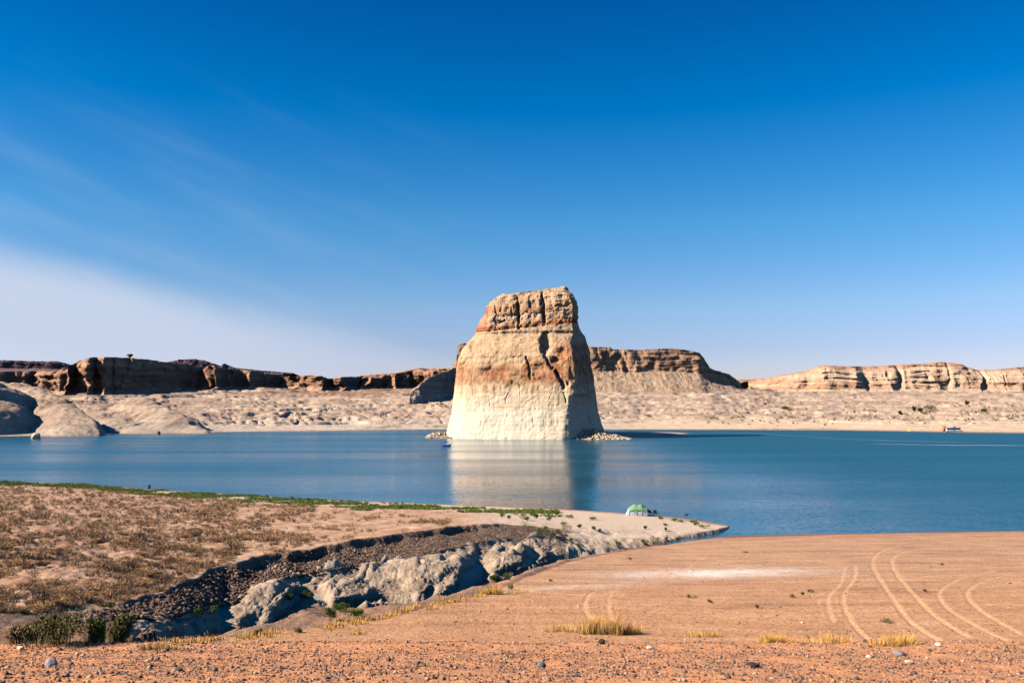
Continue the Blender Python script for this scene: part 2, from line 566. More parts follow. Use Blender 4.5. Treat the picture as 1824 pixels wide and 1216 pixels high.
TRACKS_PX = [([(1380 + a / 4.108, 960 + b / 4.108) for a, b in p], w) for p, w in TRACKS_PX]
TRACKS_PX += [([(940 + a / 3.378, 960 + b / 3.378) for a, b in p], w) for p, w in [
    ([(430, 300), (370, 320), (340, 370), (335, 430), (390, 490)], 0.8), ([(560, 290), (500, 310), (485, 350), (480, 430), (500, 500)], 0.7),
    ([(960, 180), (1060, 110), (1110, 70)], 0.4), ([(1170, 160), (1140, 120)], 0.35), ([(620, 500), (900, 380), (1250, 420)], 0.25), ([(620, 350), (800, 420), (1200, 470), (1700, 500)], 0.25)]]


def beach_hit(px, py):
    yy = np.linspace(15, 130, 3000)
    zz = beach(np.full_like(yy, px), yy)
    ray = EYE - slope_of(py) * yy
    k = np.nonzero(ray <= zz)[0]
    y = yy[k[0]] if len(k) else float(water_y(py))
    return float(side_of(px, py)) * y, y


TRACKS = []
for pts, wgt in TRACKS_PX:
    w = np.array([beach_hit(*p) for p in pts])
    tt = np.concatenate([[0], np.cumsum(np.hypot(*np.diff(w, axis=0).T))])
    tq = np.arange(0, tt[-1], 0.12)
    # cubic-like smoothing of the polyline
    xs = np.interp(tq, tt, w[:, 0]); ys_ = np.interp(tq, tt, w[:, 1])
    k = np.ones(31) / 31
    xs = np.convolve(np.pad(xs, 15, mode='edge'), k, 'valid'); ys_ = np.convolve(np.pad(ys_, 15, mode='edge'), k, 'valid')
    TRACKS.append((xs, ys_, wgt))


def track_mask(x, y):
    """0..1 where a tyre rolled; rasterised lookup on a 6 cm grid"""
    return track_lookup(x, y)


_x = np.random.default_rng(55)
for _i in range(20):      # faint older wheel tracks, in pairs
    px0, py0 = _x.uniform(-4, 38), _x.uniform(40, 96); hd = _x.uniform(-0.5, 0.9) + (math.pi if _x.random() < 0.5 else 0); cv = _x.uniform(-0.05, 0.05); L_ = _x.uniform(14, 40)
    q = np.arange(0, L_, 0.12); ang = hd + cv * q; cxs = px0 + np.cumsum(np.cos(ang)) * 0.12; cys = py0 + np.cumsum(np.sin(ang)) * 0.12
    wg = _x.uniform(0.35, 0.54)
    for sd_ in (-0.8, 0.8):
        TRACKS.append((cxs - sd_ * np.sin(ang), cys + sd_ * np.cos(ang), wg))
_TX0, _TY0, _TS = -20.0, 28.0, 0.07
_TM = np.zeros((1250, 1250), np.float32)
for xs, ys_, wgt in TRACKS:
    for i in range(len(xs)):
        ci = (xs[i] - _TX0) / _TS; cj = (ys_[i] - _TY0) / _TS
        if not (8 < ci < 1241 and 8 < cj < 1241): continue
        a, b = int(ci), int(cj)
        gi, gj = np.mgrid[b - 5:b + 6, a - 5:a + 6]
        sg = 0.15 if wgt > 0.55 else 0.11
        v = wgt * np.exp(-(((gi - cj) ** 2 + (gj - ci) ** 2) * _TS * _TS) / sg ** 2)
        sl = _TM[b - 5:b + 6, a - 5:a + 6]
        np.maximum(sl, v, out=sl)


def track_lookup(x, y):
    i = np.clip(((x - _TX0) / _TS), 0, 1248); j = np.clip(((y - _TY0) / _TS), 0, 1248)
    i0 = i.astype(int); j0 = j.astype(int); fi = i - i0; fj = j - j0
    return (_TM[j0, i0] * (1 - fi) * (1 - fj) + _TM[j0, i0 + 1] * fi * (1 - fj) + _TM[j0 + 1, i0] * (1 - fi) * fj + _TM[j0 + 1, i0 + 1] * fi * fj)


def ground(x, y, full=False):
    z, zone, px, YK, ZK, ysh = ground_base(x, y)
    # distance inland keeps the waterlines clean
    inl = np.clip(np.where(zone == 5, (ysh - y) / 12.0, (z + 0.0) / 1.2), 0, 1)
    flat = (zone == 5)
    n1 = fbm2(x / 7.0, y / 7.0, 3, 11)
    n2 = fbm2(x / 1.9, y / 1.9, 3, 21)
    hum = fbm2(x / 1.5, y / 2.2, 3, 31, 0.55)
    rough_left = sstep(560, 60, px) * sstep(120, 85, y)
    rel = 0.05 * n1 + 0.022 * n2
    rel = np.where(flat, (0.16 * n1 + (0.10 + 0.30 * rough_left) * np.maximum(hum, -0.25)) * inl * sstep(1150, 900, px), rel)
    rel = np.where(flat & (px >= 1000), rel + 0.05 * n2 * inl, rel)
    rel = np.where((zone == 3) | (zone == 4), 0.16 * n2 + 0.12 * n1 - 0.22 * np.abs(fbm2(x / 1.1, y / 1.1, 3, 41)), rel)
    rel = np.where(zone == 1, (0.25 * n1 + 0.14 * n2 + 0.06 * fbm2(x / 0.5, y / 0.5, 2, 45)) * sstep(1230, 1150, px), rel)
    rill = np.abs(perlin2(x / 0.55 + 0.3 * n2, y / 2.4, 77))
    rel = np.where((zone == 2) & (px > 985), 0.1 * n2 - 0.35 * (1 - rill) ** 3 * sstep(985, 1030, px) + 0.1, rel)
    # gravel bluff in front: lumpy, with a small berm where it ends
    blw = 2.2 * fbm2(x / 5.0, y / 7.0, 3, 56) + 0.9 * fbm2(x / 1.2, y / 2.0, 2, 57)
    blf = sstep(35.5, 31.5, y + blw)
    rel = np.where(zone == 0, rel + blf * (0.08 * n1 + 0.05 * fbm2(x / 0.7, y / 0.7, 3, 51)) + 0.20 * np.exp(-((y - 31.6) / 1.3) ** 2) * (0.7 + 0.5 * n1), rel)
    tm = np.where((zone == 0), track_lookup(x, y), 0.0)
    rel = np.where(zone == 0, rel * sstep(0.0, 0.9, z), rel)
    rel = rel - 0.06 * sstep(0.35, 0.9, tm) + 0.02 * np.exp(-((tm - 0.22) / 0.12) ** 2) * (tm > 0.03)
    zz = z + rel
    if not full:
        return zz
    return zz, zone, px, YK, ZK, ysh, n1, n2, hum, tm, blf


def g1(x, y):
    return float(ground(np.array([float(x)]), np.array([float(y)]))[0])


def hit(px, py, ymin=14.0, ymax=240.0):
    """first point of the near ground met by the ray through a pixel"""
    yy = np.linspace(ymin, ymax, 3500)
    xx = float(side_of(px, py)) * yy
    zz = ground(xx, yy)
    k = np.nonzero(EYE - slope_of(py) * yy <= zz)[0]
    i = k[0] if len(k) else int(np.argmin(np.abs(EYE - slope_of(py) * yy - zz)))
    return np.array([xx[i], yy[i], zz[i]])


rows = np.concatenate([np.linspace(-9, 17, 50)[:-1], np.linspace(17, 36, 190)[:-1], np.linspace(36, 128, 370)[:-1], np.linspace(128, 205, 110)[:-1], np.linspace(205, 290, 25)])
us = np.linspace(-0.80, 0.80, 780)
APX = 12.0
GY, GU = np.meshgrid(rows, us, indexing='ij')
GX = GU * (GY + APX)
gz, zone, gpx, YK, ZK, gysh, n1, n2, hum, tmk, blf = ground(GX, GY, True)
# the mudstone wall has its own mesh; sink the sheet below it
sink = ((zone == 2) & (gpx > 235) & (gpx < 1010))
gz = np.where(sink, gz - 0.8 * np.minimum(1, np.minimum(GY - YK[2], YK[4] - GY) / 0.8), gz)
# colours (albedo)
c_bluff = lin(220, 150, 98); c_bluff2 = lin(198, 142, 106)
c_beach = lin(194, 150, 114); c_beach2 = lin(168, 126, 97); c_track = lin(224, 176, 132)
c_flat = lin(168, 124, 94); c_flatlt = lin(206, 170, 140); c_pale = lin(204, 178, 153)
c_mud = lin(168, 154, 138); c_grav = lin(92, 74, 62); c_chan = lin(130, 104, 84); c_salt = lin(236, 222, 208); c_wet = lin(122, 84, 66)


def mixc(a, b, t):
    return a + (b - a) * t[..., None]


n3 = fbm2(GX / 3.2, GY / 5.5, 4, 61)
n4 = fbm2(GX / 0.5, GY / 0.5, 3, 71)
C = np.broadcast_to(c_beach, GX.shape + (3,)).copy()
C = mixc(C, np.broadcast_to(c_beach2, C.shape), np.clip(0.45 + 0.9 * n3 + 0.5 * n4, 0, 1))
warm = sstep(75, 40, GY)
C = mixc(C, np.broadcast_to(lin(204, 144, 94), C.shape), 0.5 * warm)
stk = fbm2(GX / 7.0, GY / 1.1, 4, 62)
C = mixc(C, np.broadcast_to(lin(208, 158, 118), C.shape), np.clip(0.1 + 1.9 * stk, 0, 0.85))
C = mixc(C, np.broadcast_to(lin(150, 108, 82), C.shape), np.clip(1.6 * fbm2(GX / 9.0, GY / 2.2, 4, 64) - 0.1, 0, 0.55) * sstep(33, 40, GY))
C = mixc(C, np.broadcast_to(lin(140, 100, 78), C.shape), np.clip(1.5 * fbm2(GX / 0.35, GY / 0.6, 3, 63) - 0.25, 0, 0.6))
bl = np.clip(0.42 + 0.9 * fbm2(GX / 1.6, GY / 2.2, 4, 81) + 0.4 * n4, 0, 1)
CB = mixc(np.broadcast_to(c_bluff, C.shape), np.broadcast_to(c_bluff2, C.shape), bl)
C = mixc(C, CB, blf * (zone == 0))
# salt crust on the beach
sx, sy = beach_hit(1270, 1020)
salt = np.exp(-(((GX - sx) / 6.5) ** 2 + ((GY - sy - 0.12 * (GX - sx)) / 3.0) ** 2))
sx2, sy2 = beach_hit(1010, 1045)
salt2 = 0.55 * np.exp(-(((GX - sx2) / 5.0) ** 2 + ((GY - sy2 - 0.5 * (GX - sx2)) / 1.3) ** 2))
saltm = np.clip((salt * 1.5 + salt2) * (0.75 + 0.9 * n3 + 0.5 * n4), 0, 1) * (zone == 0)
C = mixc(C, np.broadcast_to(c_salt, C.shape), saltm * 0.85)
C = mixc(C, np.broadcast_to(c_track, C.shape), np.clip(tmk * (0.75 + 0.9 * n4 + 0.6 * n3), 0, 0.50))
# flat
fl = np.clip(0.5 - 1.3 * hum + 0.5 * n3, 0, 1)
CF = mixc(np.broadcast_to(c_flat, C.shape), np.broadcast_to(c_flatlt, C.shape), fl * 0.75)
palem = np.clip(sstep(780, 930, gpx) + sstep(26, 10, gysh - GY) * sstep(100, 500, gpx) + 0.35 * n3, 0, 1)
CF = mixc(CF, np.broadcast_to(c_pale, C.shape), palem)
C = np.where((zone == 5)[..., None], CF, C)
gv = np.clip(0.5 + 0.9 * n4 + 0.5 * n2, 0, 1)
CG = mixc(np.broadcast_to(c_grav, C.shape), np.broadcast_to(lin(138, 114, 95), C.shape), gv * 0.7)
CG = mixc(CG, np.broadcast_to(c_pale, C.shape), sstep(960, 1050, gpx))
C = np.where(((zone == 3) | (zone == 4))[..., None], CG, C)
CC = mixc(np.broadcast_to(c_chan, C.shape), np.broadcast_to(c_beach2, C.shape), np.clip(0.5 + n3, 0, 1))
C = np.where((zone == 1)[..., None], CC, C)
CM = mixc(np.broadcast_to(c_mud, C.shape), np.broadcast_to(c_pale * 0.8, C.shape), sstep(980, 1060, gpx))
CM = mixc(CM, mixc(np.broadcast_to(c_flat, C.shape), np.broadcast_to(c_grav, C.shape), np.clip(0.4 + n4 + n2, 0, 1)), sstep(330, 240, gpx))
C = np.where((zone == 2)[..., None], CM, C)
damp = sstep(1.1, 0.1, gz + 0.25 * n1 + 0.15 * stk) * (zone == 0)
C = mixc(C, np.broadcast_to(lin(164, 116, 90), C.shape), damp * 0.55)
wet = sstep(0.22, 0.02, gz + 0.05 * n2)
C = mixc(C, np.broadcast_to(c_wet, C.shape), wet * 0.8)
V = np.stack([GX, GY, gz], -1).reshape(-1, 3)
tag(link('ground', build_mesh('ground', V, grid_faces(len(rows), len(us)), M_GROUND, C.reshape(-1, 3), True)), kind='structure')
del V, C, CF, CG, CC, CM, CB

# ------------------------------------------------------------------ mudstone wall of the arroyo
npx, nt = 760, 140
pxs = np.linspace(232, 1014, npx)
Kd = [np.interp(pxs, TAB[:, 0], KY[:, k]) for k in range(7)]
Kz = [np.interp(pxs, TAB[:, 0], KZ[:, k]) for k in range(7)]


def sm1(a, w):
    k = np.hanning(w + 2)[1:-1]; k /= k.sum()
    return np.convolve(np.pad(a, w // 2, mode='edge'), k, 'valid')[:len(a)]


Kd = [sm1(a, 31) for a in Kd]; Kz = [sm1(a, 31) for a in Kz]
tt = np.linspace(0, 1, nt)
# points along the section: channel floor, base, brow, crest, behind the crest
sec_t = np.array([0, 0.10, 0.30, 0.55, 0.75, 1.0])
PY = np.zeros((nt, npx)); PZ = np.zeros((nt, npx))
for j in range(npx):
    b, w_, c_ = Kd[2][j], Kd[3][j], Kd[4][j]
    zb, zw, zc = Kz[2][j], Kz[3][j], Kz[4][j]
    yk = [b - 0.9, b - 0.05, b + 0.35 * (w_ - b), w_, c_, c_ + 1.3]
    zk = [zb - 0.5, zb, zb + 0.62 * (zw - zb), zw, zc, zc - 0.55]
    PY[:, j] = np.interp(tt, sec_t, yk); PZ[:, j] = np.interp(tt, sec_t, zk)
k9 = np.hanning(15)[1:-1]; k9 /= k9.sum()
for A in (PY, PZ):
    A[:] = np.apply_along_axis(lambda v: np.convolve(np.pad(v, 6, mode='edge'), k9, 'valid'), 0, A)
PXw = (pxs[None, :] - 912) / (1520 * 1.018) * PY
P = np.stack([PXw, PY, PZ], -1)


def grid_normals(P):
    du = np.gradient(P, axis=1); dv = np.gradient(P, axis=0)
    n = np.cross(du, dv)
    n /= np.maximum(np.linalg.norm(n, axis=-1, keepdims=True), 1e-9)
    return n


Nn = grid_normals(P)
if Nn[..., 2].mean() < 0: Nn = -Nn
fade = np.minimum(1, np.minimum(tt, 1 - tt) / 0.10)[:, None] * np.minimum(1, np.minimum(pxs - 232, 1014 - pxs) / 30)[None, :]
x, y, z = P[..., 0], P[..., 1], P[..., 2]
big = fbm3(x / 4.2, y / 4.2, z / 3.0, 2, 5, 0.45, True)
rib = np.abs(noise3(x / 0.9 + 0.4 * noise3(x / 2, y / 2, z / 2, 9), y / 3.0, z / 2.6, 15)) * 2 - 0.8
med = fbm3(x / 0.8, y / 0.8, z / 0.7, 3, 25, 0.5, True)
fin = fbm3(x / 0.22, y / 0.22, z / 0.2, 2, 35)
low = sstep(0.05, 0.45, tt)[:, None]
slab = fbm3(x / 1.8, y / 1.8, z / 0.45, 3, 65)
disp = (0.55 * big + 0.16 * rib * sstep(0.35, 0.6, tt)[:, None] + 0.15 * med + 0.16 * slab + 0.06 * fin) * fade - 0.15 * (1 - fade)
# hollows weathered into the foot of the wall
for cpx, ct, rp, rt, dep in ((545, .30, 38, .20, 1.5), (655, .18, 45, .12, 1.1), (770, .28, 10, .08, .8), (848, .30, 26, .25, 1.4), (330, .25, 16, .15, .8), (950, .4, 16, .2, .7), (455, .3, 20, .15, .6), (905, .62, 14, .06, .5)):
    disp = disp - dep * np.exp(-(((pxs[None, :] - cpx) / rp) ** 2 + ((tt[:, None] - ct) / rt) ** 2) ** 2) * fade
P = P + Nn * disp[..., None]
mv = np.clip(0.5 + 0.8 * fbm3(x / 1.5, y / 1.5, z / 0.8, 3, 45), 0, 1)
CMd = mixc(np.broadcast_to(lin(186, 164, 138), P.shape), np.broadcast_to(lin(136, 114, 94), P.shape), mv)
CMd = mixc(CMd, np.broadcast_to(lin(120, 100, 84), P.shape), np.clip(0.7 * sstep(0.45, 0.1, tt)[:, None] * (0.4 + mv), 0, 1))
grit = np.clip(sstep(0.8, 1.0, tt)[:, None] + 0.6 * (fbm3(x / 0.7, y / 0.7, z / 0.7, 3, 55) > 0.28), 0, 1)
CMd = mixc(CMd, np.broadcast_to(lin(128, 104, 86), P.shape), grit * 0.7)
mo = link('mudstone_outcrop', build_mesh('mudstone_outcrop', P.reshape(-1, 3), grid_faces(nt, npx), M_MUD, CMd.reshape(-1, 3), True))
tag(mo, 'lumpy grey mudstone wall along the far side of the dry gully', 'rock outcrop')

# ------------------------------------------------------------------ lake
me = build_mesh('water', [(-9000, -200, 0), (9000, -200, 0), (9000, 1400, 0), (-9000, 1400, 0)], [(0, 1, 2, 3)], M_WATER)
tag(link('water', me), kind='structure')
# smoother strips of water left by a passing boat
M_WAKE = M_WATER.copy(); M_WAKE.name = 'wake_water'
_p = M_WAKE.node_tree.nodes['Principled BSDF']
for _l in list(_p.inputs['Roughness'].links): M_WAKE.node_tree.links.remove(_l)
_p.inputs['Roughness'].default_value = 0.16


def wake(pts, wid):
    c = np.array([at(px_, py_, float(water_y(py_))) for px_, py_ in pts]); tt_ = np.linspace(0, 1, 60)
    cx = np.interp(tt_, np.linspace(0, 1, len(c)), c[:, 0]); cy = np.interp(tt_, np.linspace(0, 1, len(c)), c[:, 1])
    k_ = np.ones(9) / 9; cx = np.convolve(np.pad(cx, 4, mode='edge'), k_, 'valid'); cy = np.convolve(np.pad(cy, 4, mode='edge'), k_, 'valid')
    w_ = wid * np.sin(np.linspace(0.05, math.pi - 0.05, 60)) ** 0.5 * (1 + 0.3 * perlin2(tt_ * 14, tt_ * 0 + 0.3, 9))
    hump = np.array([0, 0.7, 1.0, 0.7, 0]) * 0.07 + 0.006
    Vw = np.stack([np.stack([cx, cy + w_ * o, np.full(60, 1.0) * hz_], -1) for o, hz_ in zip((-1, -0.5, 0, 0.5, 1), hump)], 0).reshape(-1, 3)
    tag(link('wake', build_mesh('wake', Vw, grid_faces(5, 60), M_WAKE, None, True)), kind='structure')


wake([(1240, 767.5), (1310, 769.5), (1400, 775), (1490, 781), (1600, 785), (1740, 788)], 4.5)
wake([(1540, 790), (1680, 792.5), (1850, 793)], 5.0)
wake([(480, 780), (580, 778), (700, 777)], 6.0)

# ------------------------------------------------------------------ far shore: slickrock
SHORE2 = np.array([[-500, 785], [-200, 780], [0, 777], [200, 775.5], [300, 772.5], [400, 769.5], [500, 768], [600, 767], [700, 765.5], [800, 764.5], [960, 764.5],
                   [1070, 765], [1226, 765.4], [1300, 765.3], [1400, 766], [1500, 766.4], [1600, 768],
                   [1700, 770], [1824, 771.5], [2100, 776], [2400, 782]], float)
FOOT = np.array([[-500, 700, 940], [0, 697, 950], [110, 703, 900], [200, 700, 930], [300, 696, 1000], [400, 691, 1040], [500, 690, 1090], [620, 692, 1090], [740, 693, 1100], [860, 698, 960],
                 [1000, 700, 930], [1270, 698, 970], [1340, 690, 1080], [1400, 697, 1080], [1824, 698, 1080], [2400, 699, 1080]], float)


def rib(pts, wds, right=1.75, power=1.9, rough=1.0):
    return [((p - 912) / 1520.0 * d, d, h) for p, d, h in pts], wds, right, power, rough


RIBS = [rib([(-60, 740, 38), (25, 680, 37), (72, 620, 31), (125, 568, 20), (162, 538, 9), (178, 520, -2)], (50, 46, 38, 30, 24, 16), 2.4),
        rib([(255, 740, 27), (292, 655, 17), (330, 602, 10), (360, 575, 2)], (36, 32, 28, 20)),
        rib([(1050, 520, 2.4), (1120, 530, 2.2), (1170, 548, 1.6), (1214, 576, 0.4)], (26, 22, 16, 10), 1.0, 1.9, 0.05)]


def far_h(x, y, full=False):
    px = 912 + 1520 * 1.004 * x / y
    ysh = water_y(np.interp(px, SHORE2[:, 0], SHORE2[:, 1]))
    yf = np.interp(px, FOOT[:, 0], FOOT[:, 2])
    zf = EYE - slope_of(np.interp(px, FOOT[:, 0], FOOT[:, 1])) * yf
    s = (y - ysh) / (yf - ysh)
    right = sstep(1040, 1180, px)
    prof = np.where(s < 0, s * 6.0 / np.maximum(zf, 1), np.where(s < 1, s ** (0.92 + 0.35 * right), 1 + (s - 1) * 0.12))
    z = zf * prof
    tt_ = y - ysh
    ramp = sstep(2, 70, tt_) * (1 - 0.80 * right * sstep(150, 40, tt_))
    wx = x + 14 * perlin2(x / 60, y / 60, 3); wy = y + 14 * perlin2(x / 60 + 9, y / 60 + 4, 4)
    l1 = fbm2(wx / 55, wy / 75, 3, 101, 0.5, True)
    l2 = fbm2(wx / 30, wy / 22, 3, 111, 0.55, True)
    l3 = fbm2(wx / 8, wy / 6.0, 2, 121, 0.5, True)
    patch = 0.25 + 0.9 * sstep(-0.25, 0.35, fbm2(x / 110, y / 150, 3, 102))
    l4 = fbm2(x / 3.5, y / 3.5, 2, 122, 0.6)
    z = z + ramp * (0.3 + 0.5 * patch) * l4
    z = z + ramp * patch * ((3.6 - 1.3 * right) * l1 + (1.1 - 0.4 * right) * l2 + 0.5 * l3)
    # weathered pockets with steep back walls, along a band above the left shore
    pk = fbm2(wx / 20, wy / 16, 3, 131)
    band = np.exp(-((tt_ - 105) / 60) ** 2) * (1 - 0.6 * right) + 0.35
    z = z - ramp * patch * (5.0 - 3.0 * right) * sstep(0.22, 0.36, pk * band)
    # bedding ledges
    lz = z / 3.4 + 0.6 * fbm2(wx / 40, wy / 40, 2, 141)
    fr = lz - np.floor(lz)
    z = z + ramp * 2.9 * (sstep(0.36, 0.64, fr) - fr)
    lz2 = z / 1.25 + 0.5 * fbm2(wx / 22, wy / 22, 2, 142)
    fr2 = lz2 - np.floor(lz2)
    z = z + ramp * 0.9 * (sstep(0.3, 0.7, fr2) - fr2)
    w1_, w2_ = worley2(wx / 34, wy / 26, 143)
    z = z - ramp * 1.8 * np.exp(-((w2_ - w1_) / 0.045) ** 2)
    va, vb = np.array([(85 - 912) / 1520 * 690, 690.0]), np.array([(218 - 912) / 1520 * 530, 530.0])
    vv = vb - va; tq = np.clip(((x - va[0]) * vv[0] + (y - va[1]) * vv[1]) / (vv @ vv), 0, 1)
    z = z - (14 - 11 * tq) * np.exp(-(np.hypot(x - va[0] - tq * vv[0], y - va[1] - tq * vv[1]) / 17) ** 2)
    # rounded ribs of slickrock running down into the water on the left
    for pts, wds, rgt, pwr, rgh_ in RIBS:
        best = np.full(x.shape, -9.0)
        for (ax, ay, ah), (bx_, by_, bh), wa_, wb_ in zip(pts[:-1], pts[1:], wds[:-1], wds[1:]):
            vx, vy = bx_ - ax, by_ - ay
            tq = np.clip(((x - ax) * vx + (y - ay) * vy) / (vx * vx + vy * vy), 0, 1)
            dd = np.hypot(x - ax - tq * vx, y - ay - tq * vy) / (wa_ + (wb_ - wa_) * tq)
            sd = (vx * (y - ay) - vy * (x - ax)) / math.hypot(vx, vy)
            dd = dd * np.where(sd > 0, 1.0 + (rgt - 1) * sstep(0, 9, sd), 0.9) * (1 + rgh_ * (0.16 * l1 + 0.08 * l2))
            hh0 = ah + (bh - ah) * tq
            hh = np.where(dd < 1.4, hh0 - np.maximum(hh0, 8 * min(1, rgh_ * 5)) * dd ** pwr, -9)
            best = np.maximum(best, hh)
        z = smax(z, best + np.where(best > 0, rgh_ * (1.2 * l2 + 0.9 * l3 + 2.2 * (sstep(0.36, 0.64, fr) - fr)), 0), 2.0 if rgh_ > 0.5 else 0.2)
    for cx_, cy_, rx, ry, hh in ((-380, 568, 64, 62, 38), (-338, 540, 40, 34, 22)):
        r2 = (((x - cx_) / rx) ** 2 + ((y - cy_) / ry) ** 2) * (1 + 0.2 * l1 + 0.08 * l2)
        dome = hh * np.sqrt(np.maximum(0, 1 - np.minimum(r2, 1) ** 1.25))
        z = np.where(r2 < 1, np.maximum(z, dome + 1.2 * l2 + 0.8 * l3 + 2.2 * (sstep(0.36, 0.64, fr) - fr)), z)
    if full:
        return z, px, tt_, s, right, l1, l2, l3
    return z


frows = np.concatenate([np.geomspace(485, 720, 230)[:-1], np.geomspace(720, 1150, 190)[:-1], np.geomspace(1150, 2600, 40)])
fus = np.linspace(-0.78, 0.78, 760)
FY, FU = np.meshgrid(frows, fus, indexing='ij')
FX = FU * FY
fz, fpx, ft, fs, fright, l1, l2, l3 = far_h(FX, FY, True)
ca = lin(190, 166, 143); cb = lin(150, 124, 104); cpk = lin(178, 144, 122); csand = lin(204, 176, 146); cbrown = lin(140, 104, 82); cgreen = lin(96, 104, 44)
q = fbm2(FX / 30, FY / 60, 4, 151); q2 = fbm2(FX / 9, FY / 30, 3, 161)
CFr = mixc(np.broadcast_to(ca, FX.shape + (3,)), np.broadcast_to(cb, FX.shape + (3,)), np.clip(0.35 - 0.5 * l2 + 0.7 * q + 0.4 * q2, 0, 1))
CFr = mixc(CFr, np.broadcast_to(cpk, CFr.shape), np.clip(q2 + 0.15, 0, 1) * 0.6)
dk = fbm2(FX / 26, FY / 9, 4, 171, 0.6); dk2 = fbm2(FX / 7, FY / 4, 3, 172)
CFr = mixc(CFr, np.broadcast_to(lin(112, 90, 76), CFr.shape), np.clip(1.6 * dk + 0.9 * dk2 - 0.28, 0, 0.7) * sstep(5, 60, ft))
bed = noise3(FX / 120, FY / 120, fz / 0.8, 173) + 0.7 * noise3(FX / 50, FY / 50, fz / 0.35, 174)
bed2 = noise3(FX / 200, FY / 200, fz / 2.6, 175)
CFr = CFr * np.clip(1 + 0.17 * bed + 0.13 * bed2, 0.5, 1.3)[..., None]
ring = sstep(12, 2, fz + 2 * q)
CFr = mixc(CFr, np.broadcast_to(lin(196, 180, 160), CFr.shape), ring * 0.5 * (1 - fright))
CFr = mixc(CFr, np.broadcast_to(csand, CFr.shape), fright * sstep(150, 60, ft + 60 * q) * 0.85)
bp = np.exp(-((fpx - 590) / 150) ** 2) * sstep(0.62, 0.8, fs) + 0.6 * sstep(0.9, 1.02, fs)
CFr = mixc(CFr, np.broadcast_to(cbrown, CFr.shape), np.clip(bp * (0.75 + q2), 0, 0.85))
CFr = CFr * (1 - 0.22 * sstep(480, 250, fpx))[..., None]  # weaker sun on the left shore, put into the rock colour as darkening
gr = np.exp(-((ft - 16) / 9) ** 2) * np.clip(sstep(640, 680, fpx) * sstep(830, 790, fpx) + 0.9 * sstep(1340, 1380, fpx) * sstep(1500, 1460, fpx), 0, 1) * np.clip(0.3 + 2.2 * q2 + q, 0, 1)
CFr = mixc(CFr, np.broadcast_to(cgreen, CFr.shape), gr)
CFr = mixc(CFr, np.broadcast_to(lin(120, 92, 72), CFr.shape), sstep(0.7, 0.1, fz) * 0.7)
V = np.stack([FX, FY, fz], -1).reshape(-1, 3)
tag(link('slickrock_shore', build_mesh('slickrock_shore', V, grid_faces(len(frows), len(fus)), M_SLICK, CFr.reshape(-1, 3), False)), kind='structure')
# land that runs on to the horizon behind the mesas, and the lake bed under everything
V = [(-30000, 1300, 20), (30000, 1300, 20), (30000, 45000, 5), (-30000, 45000, 5)]
me = build_mesh('plain', V, [(0, 1, 2, 3)], M_SLICK, np.tile(lin(150, 112, 88), (4, 1)))
tag(link('plain', me), kind='structure')
V = [(-30000, -400, -6), (30000, -400, -6), (30000, 1500, -6), (-30000, 1500, -6)]
me = build_mesh('lake_bed', V, [(0, 1, 2, 3)], M_GROUND, np.tile(lin(120, 90, 70), (4, 1)))
tag(link('lake_bed', me), kind='structure')


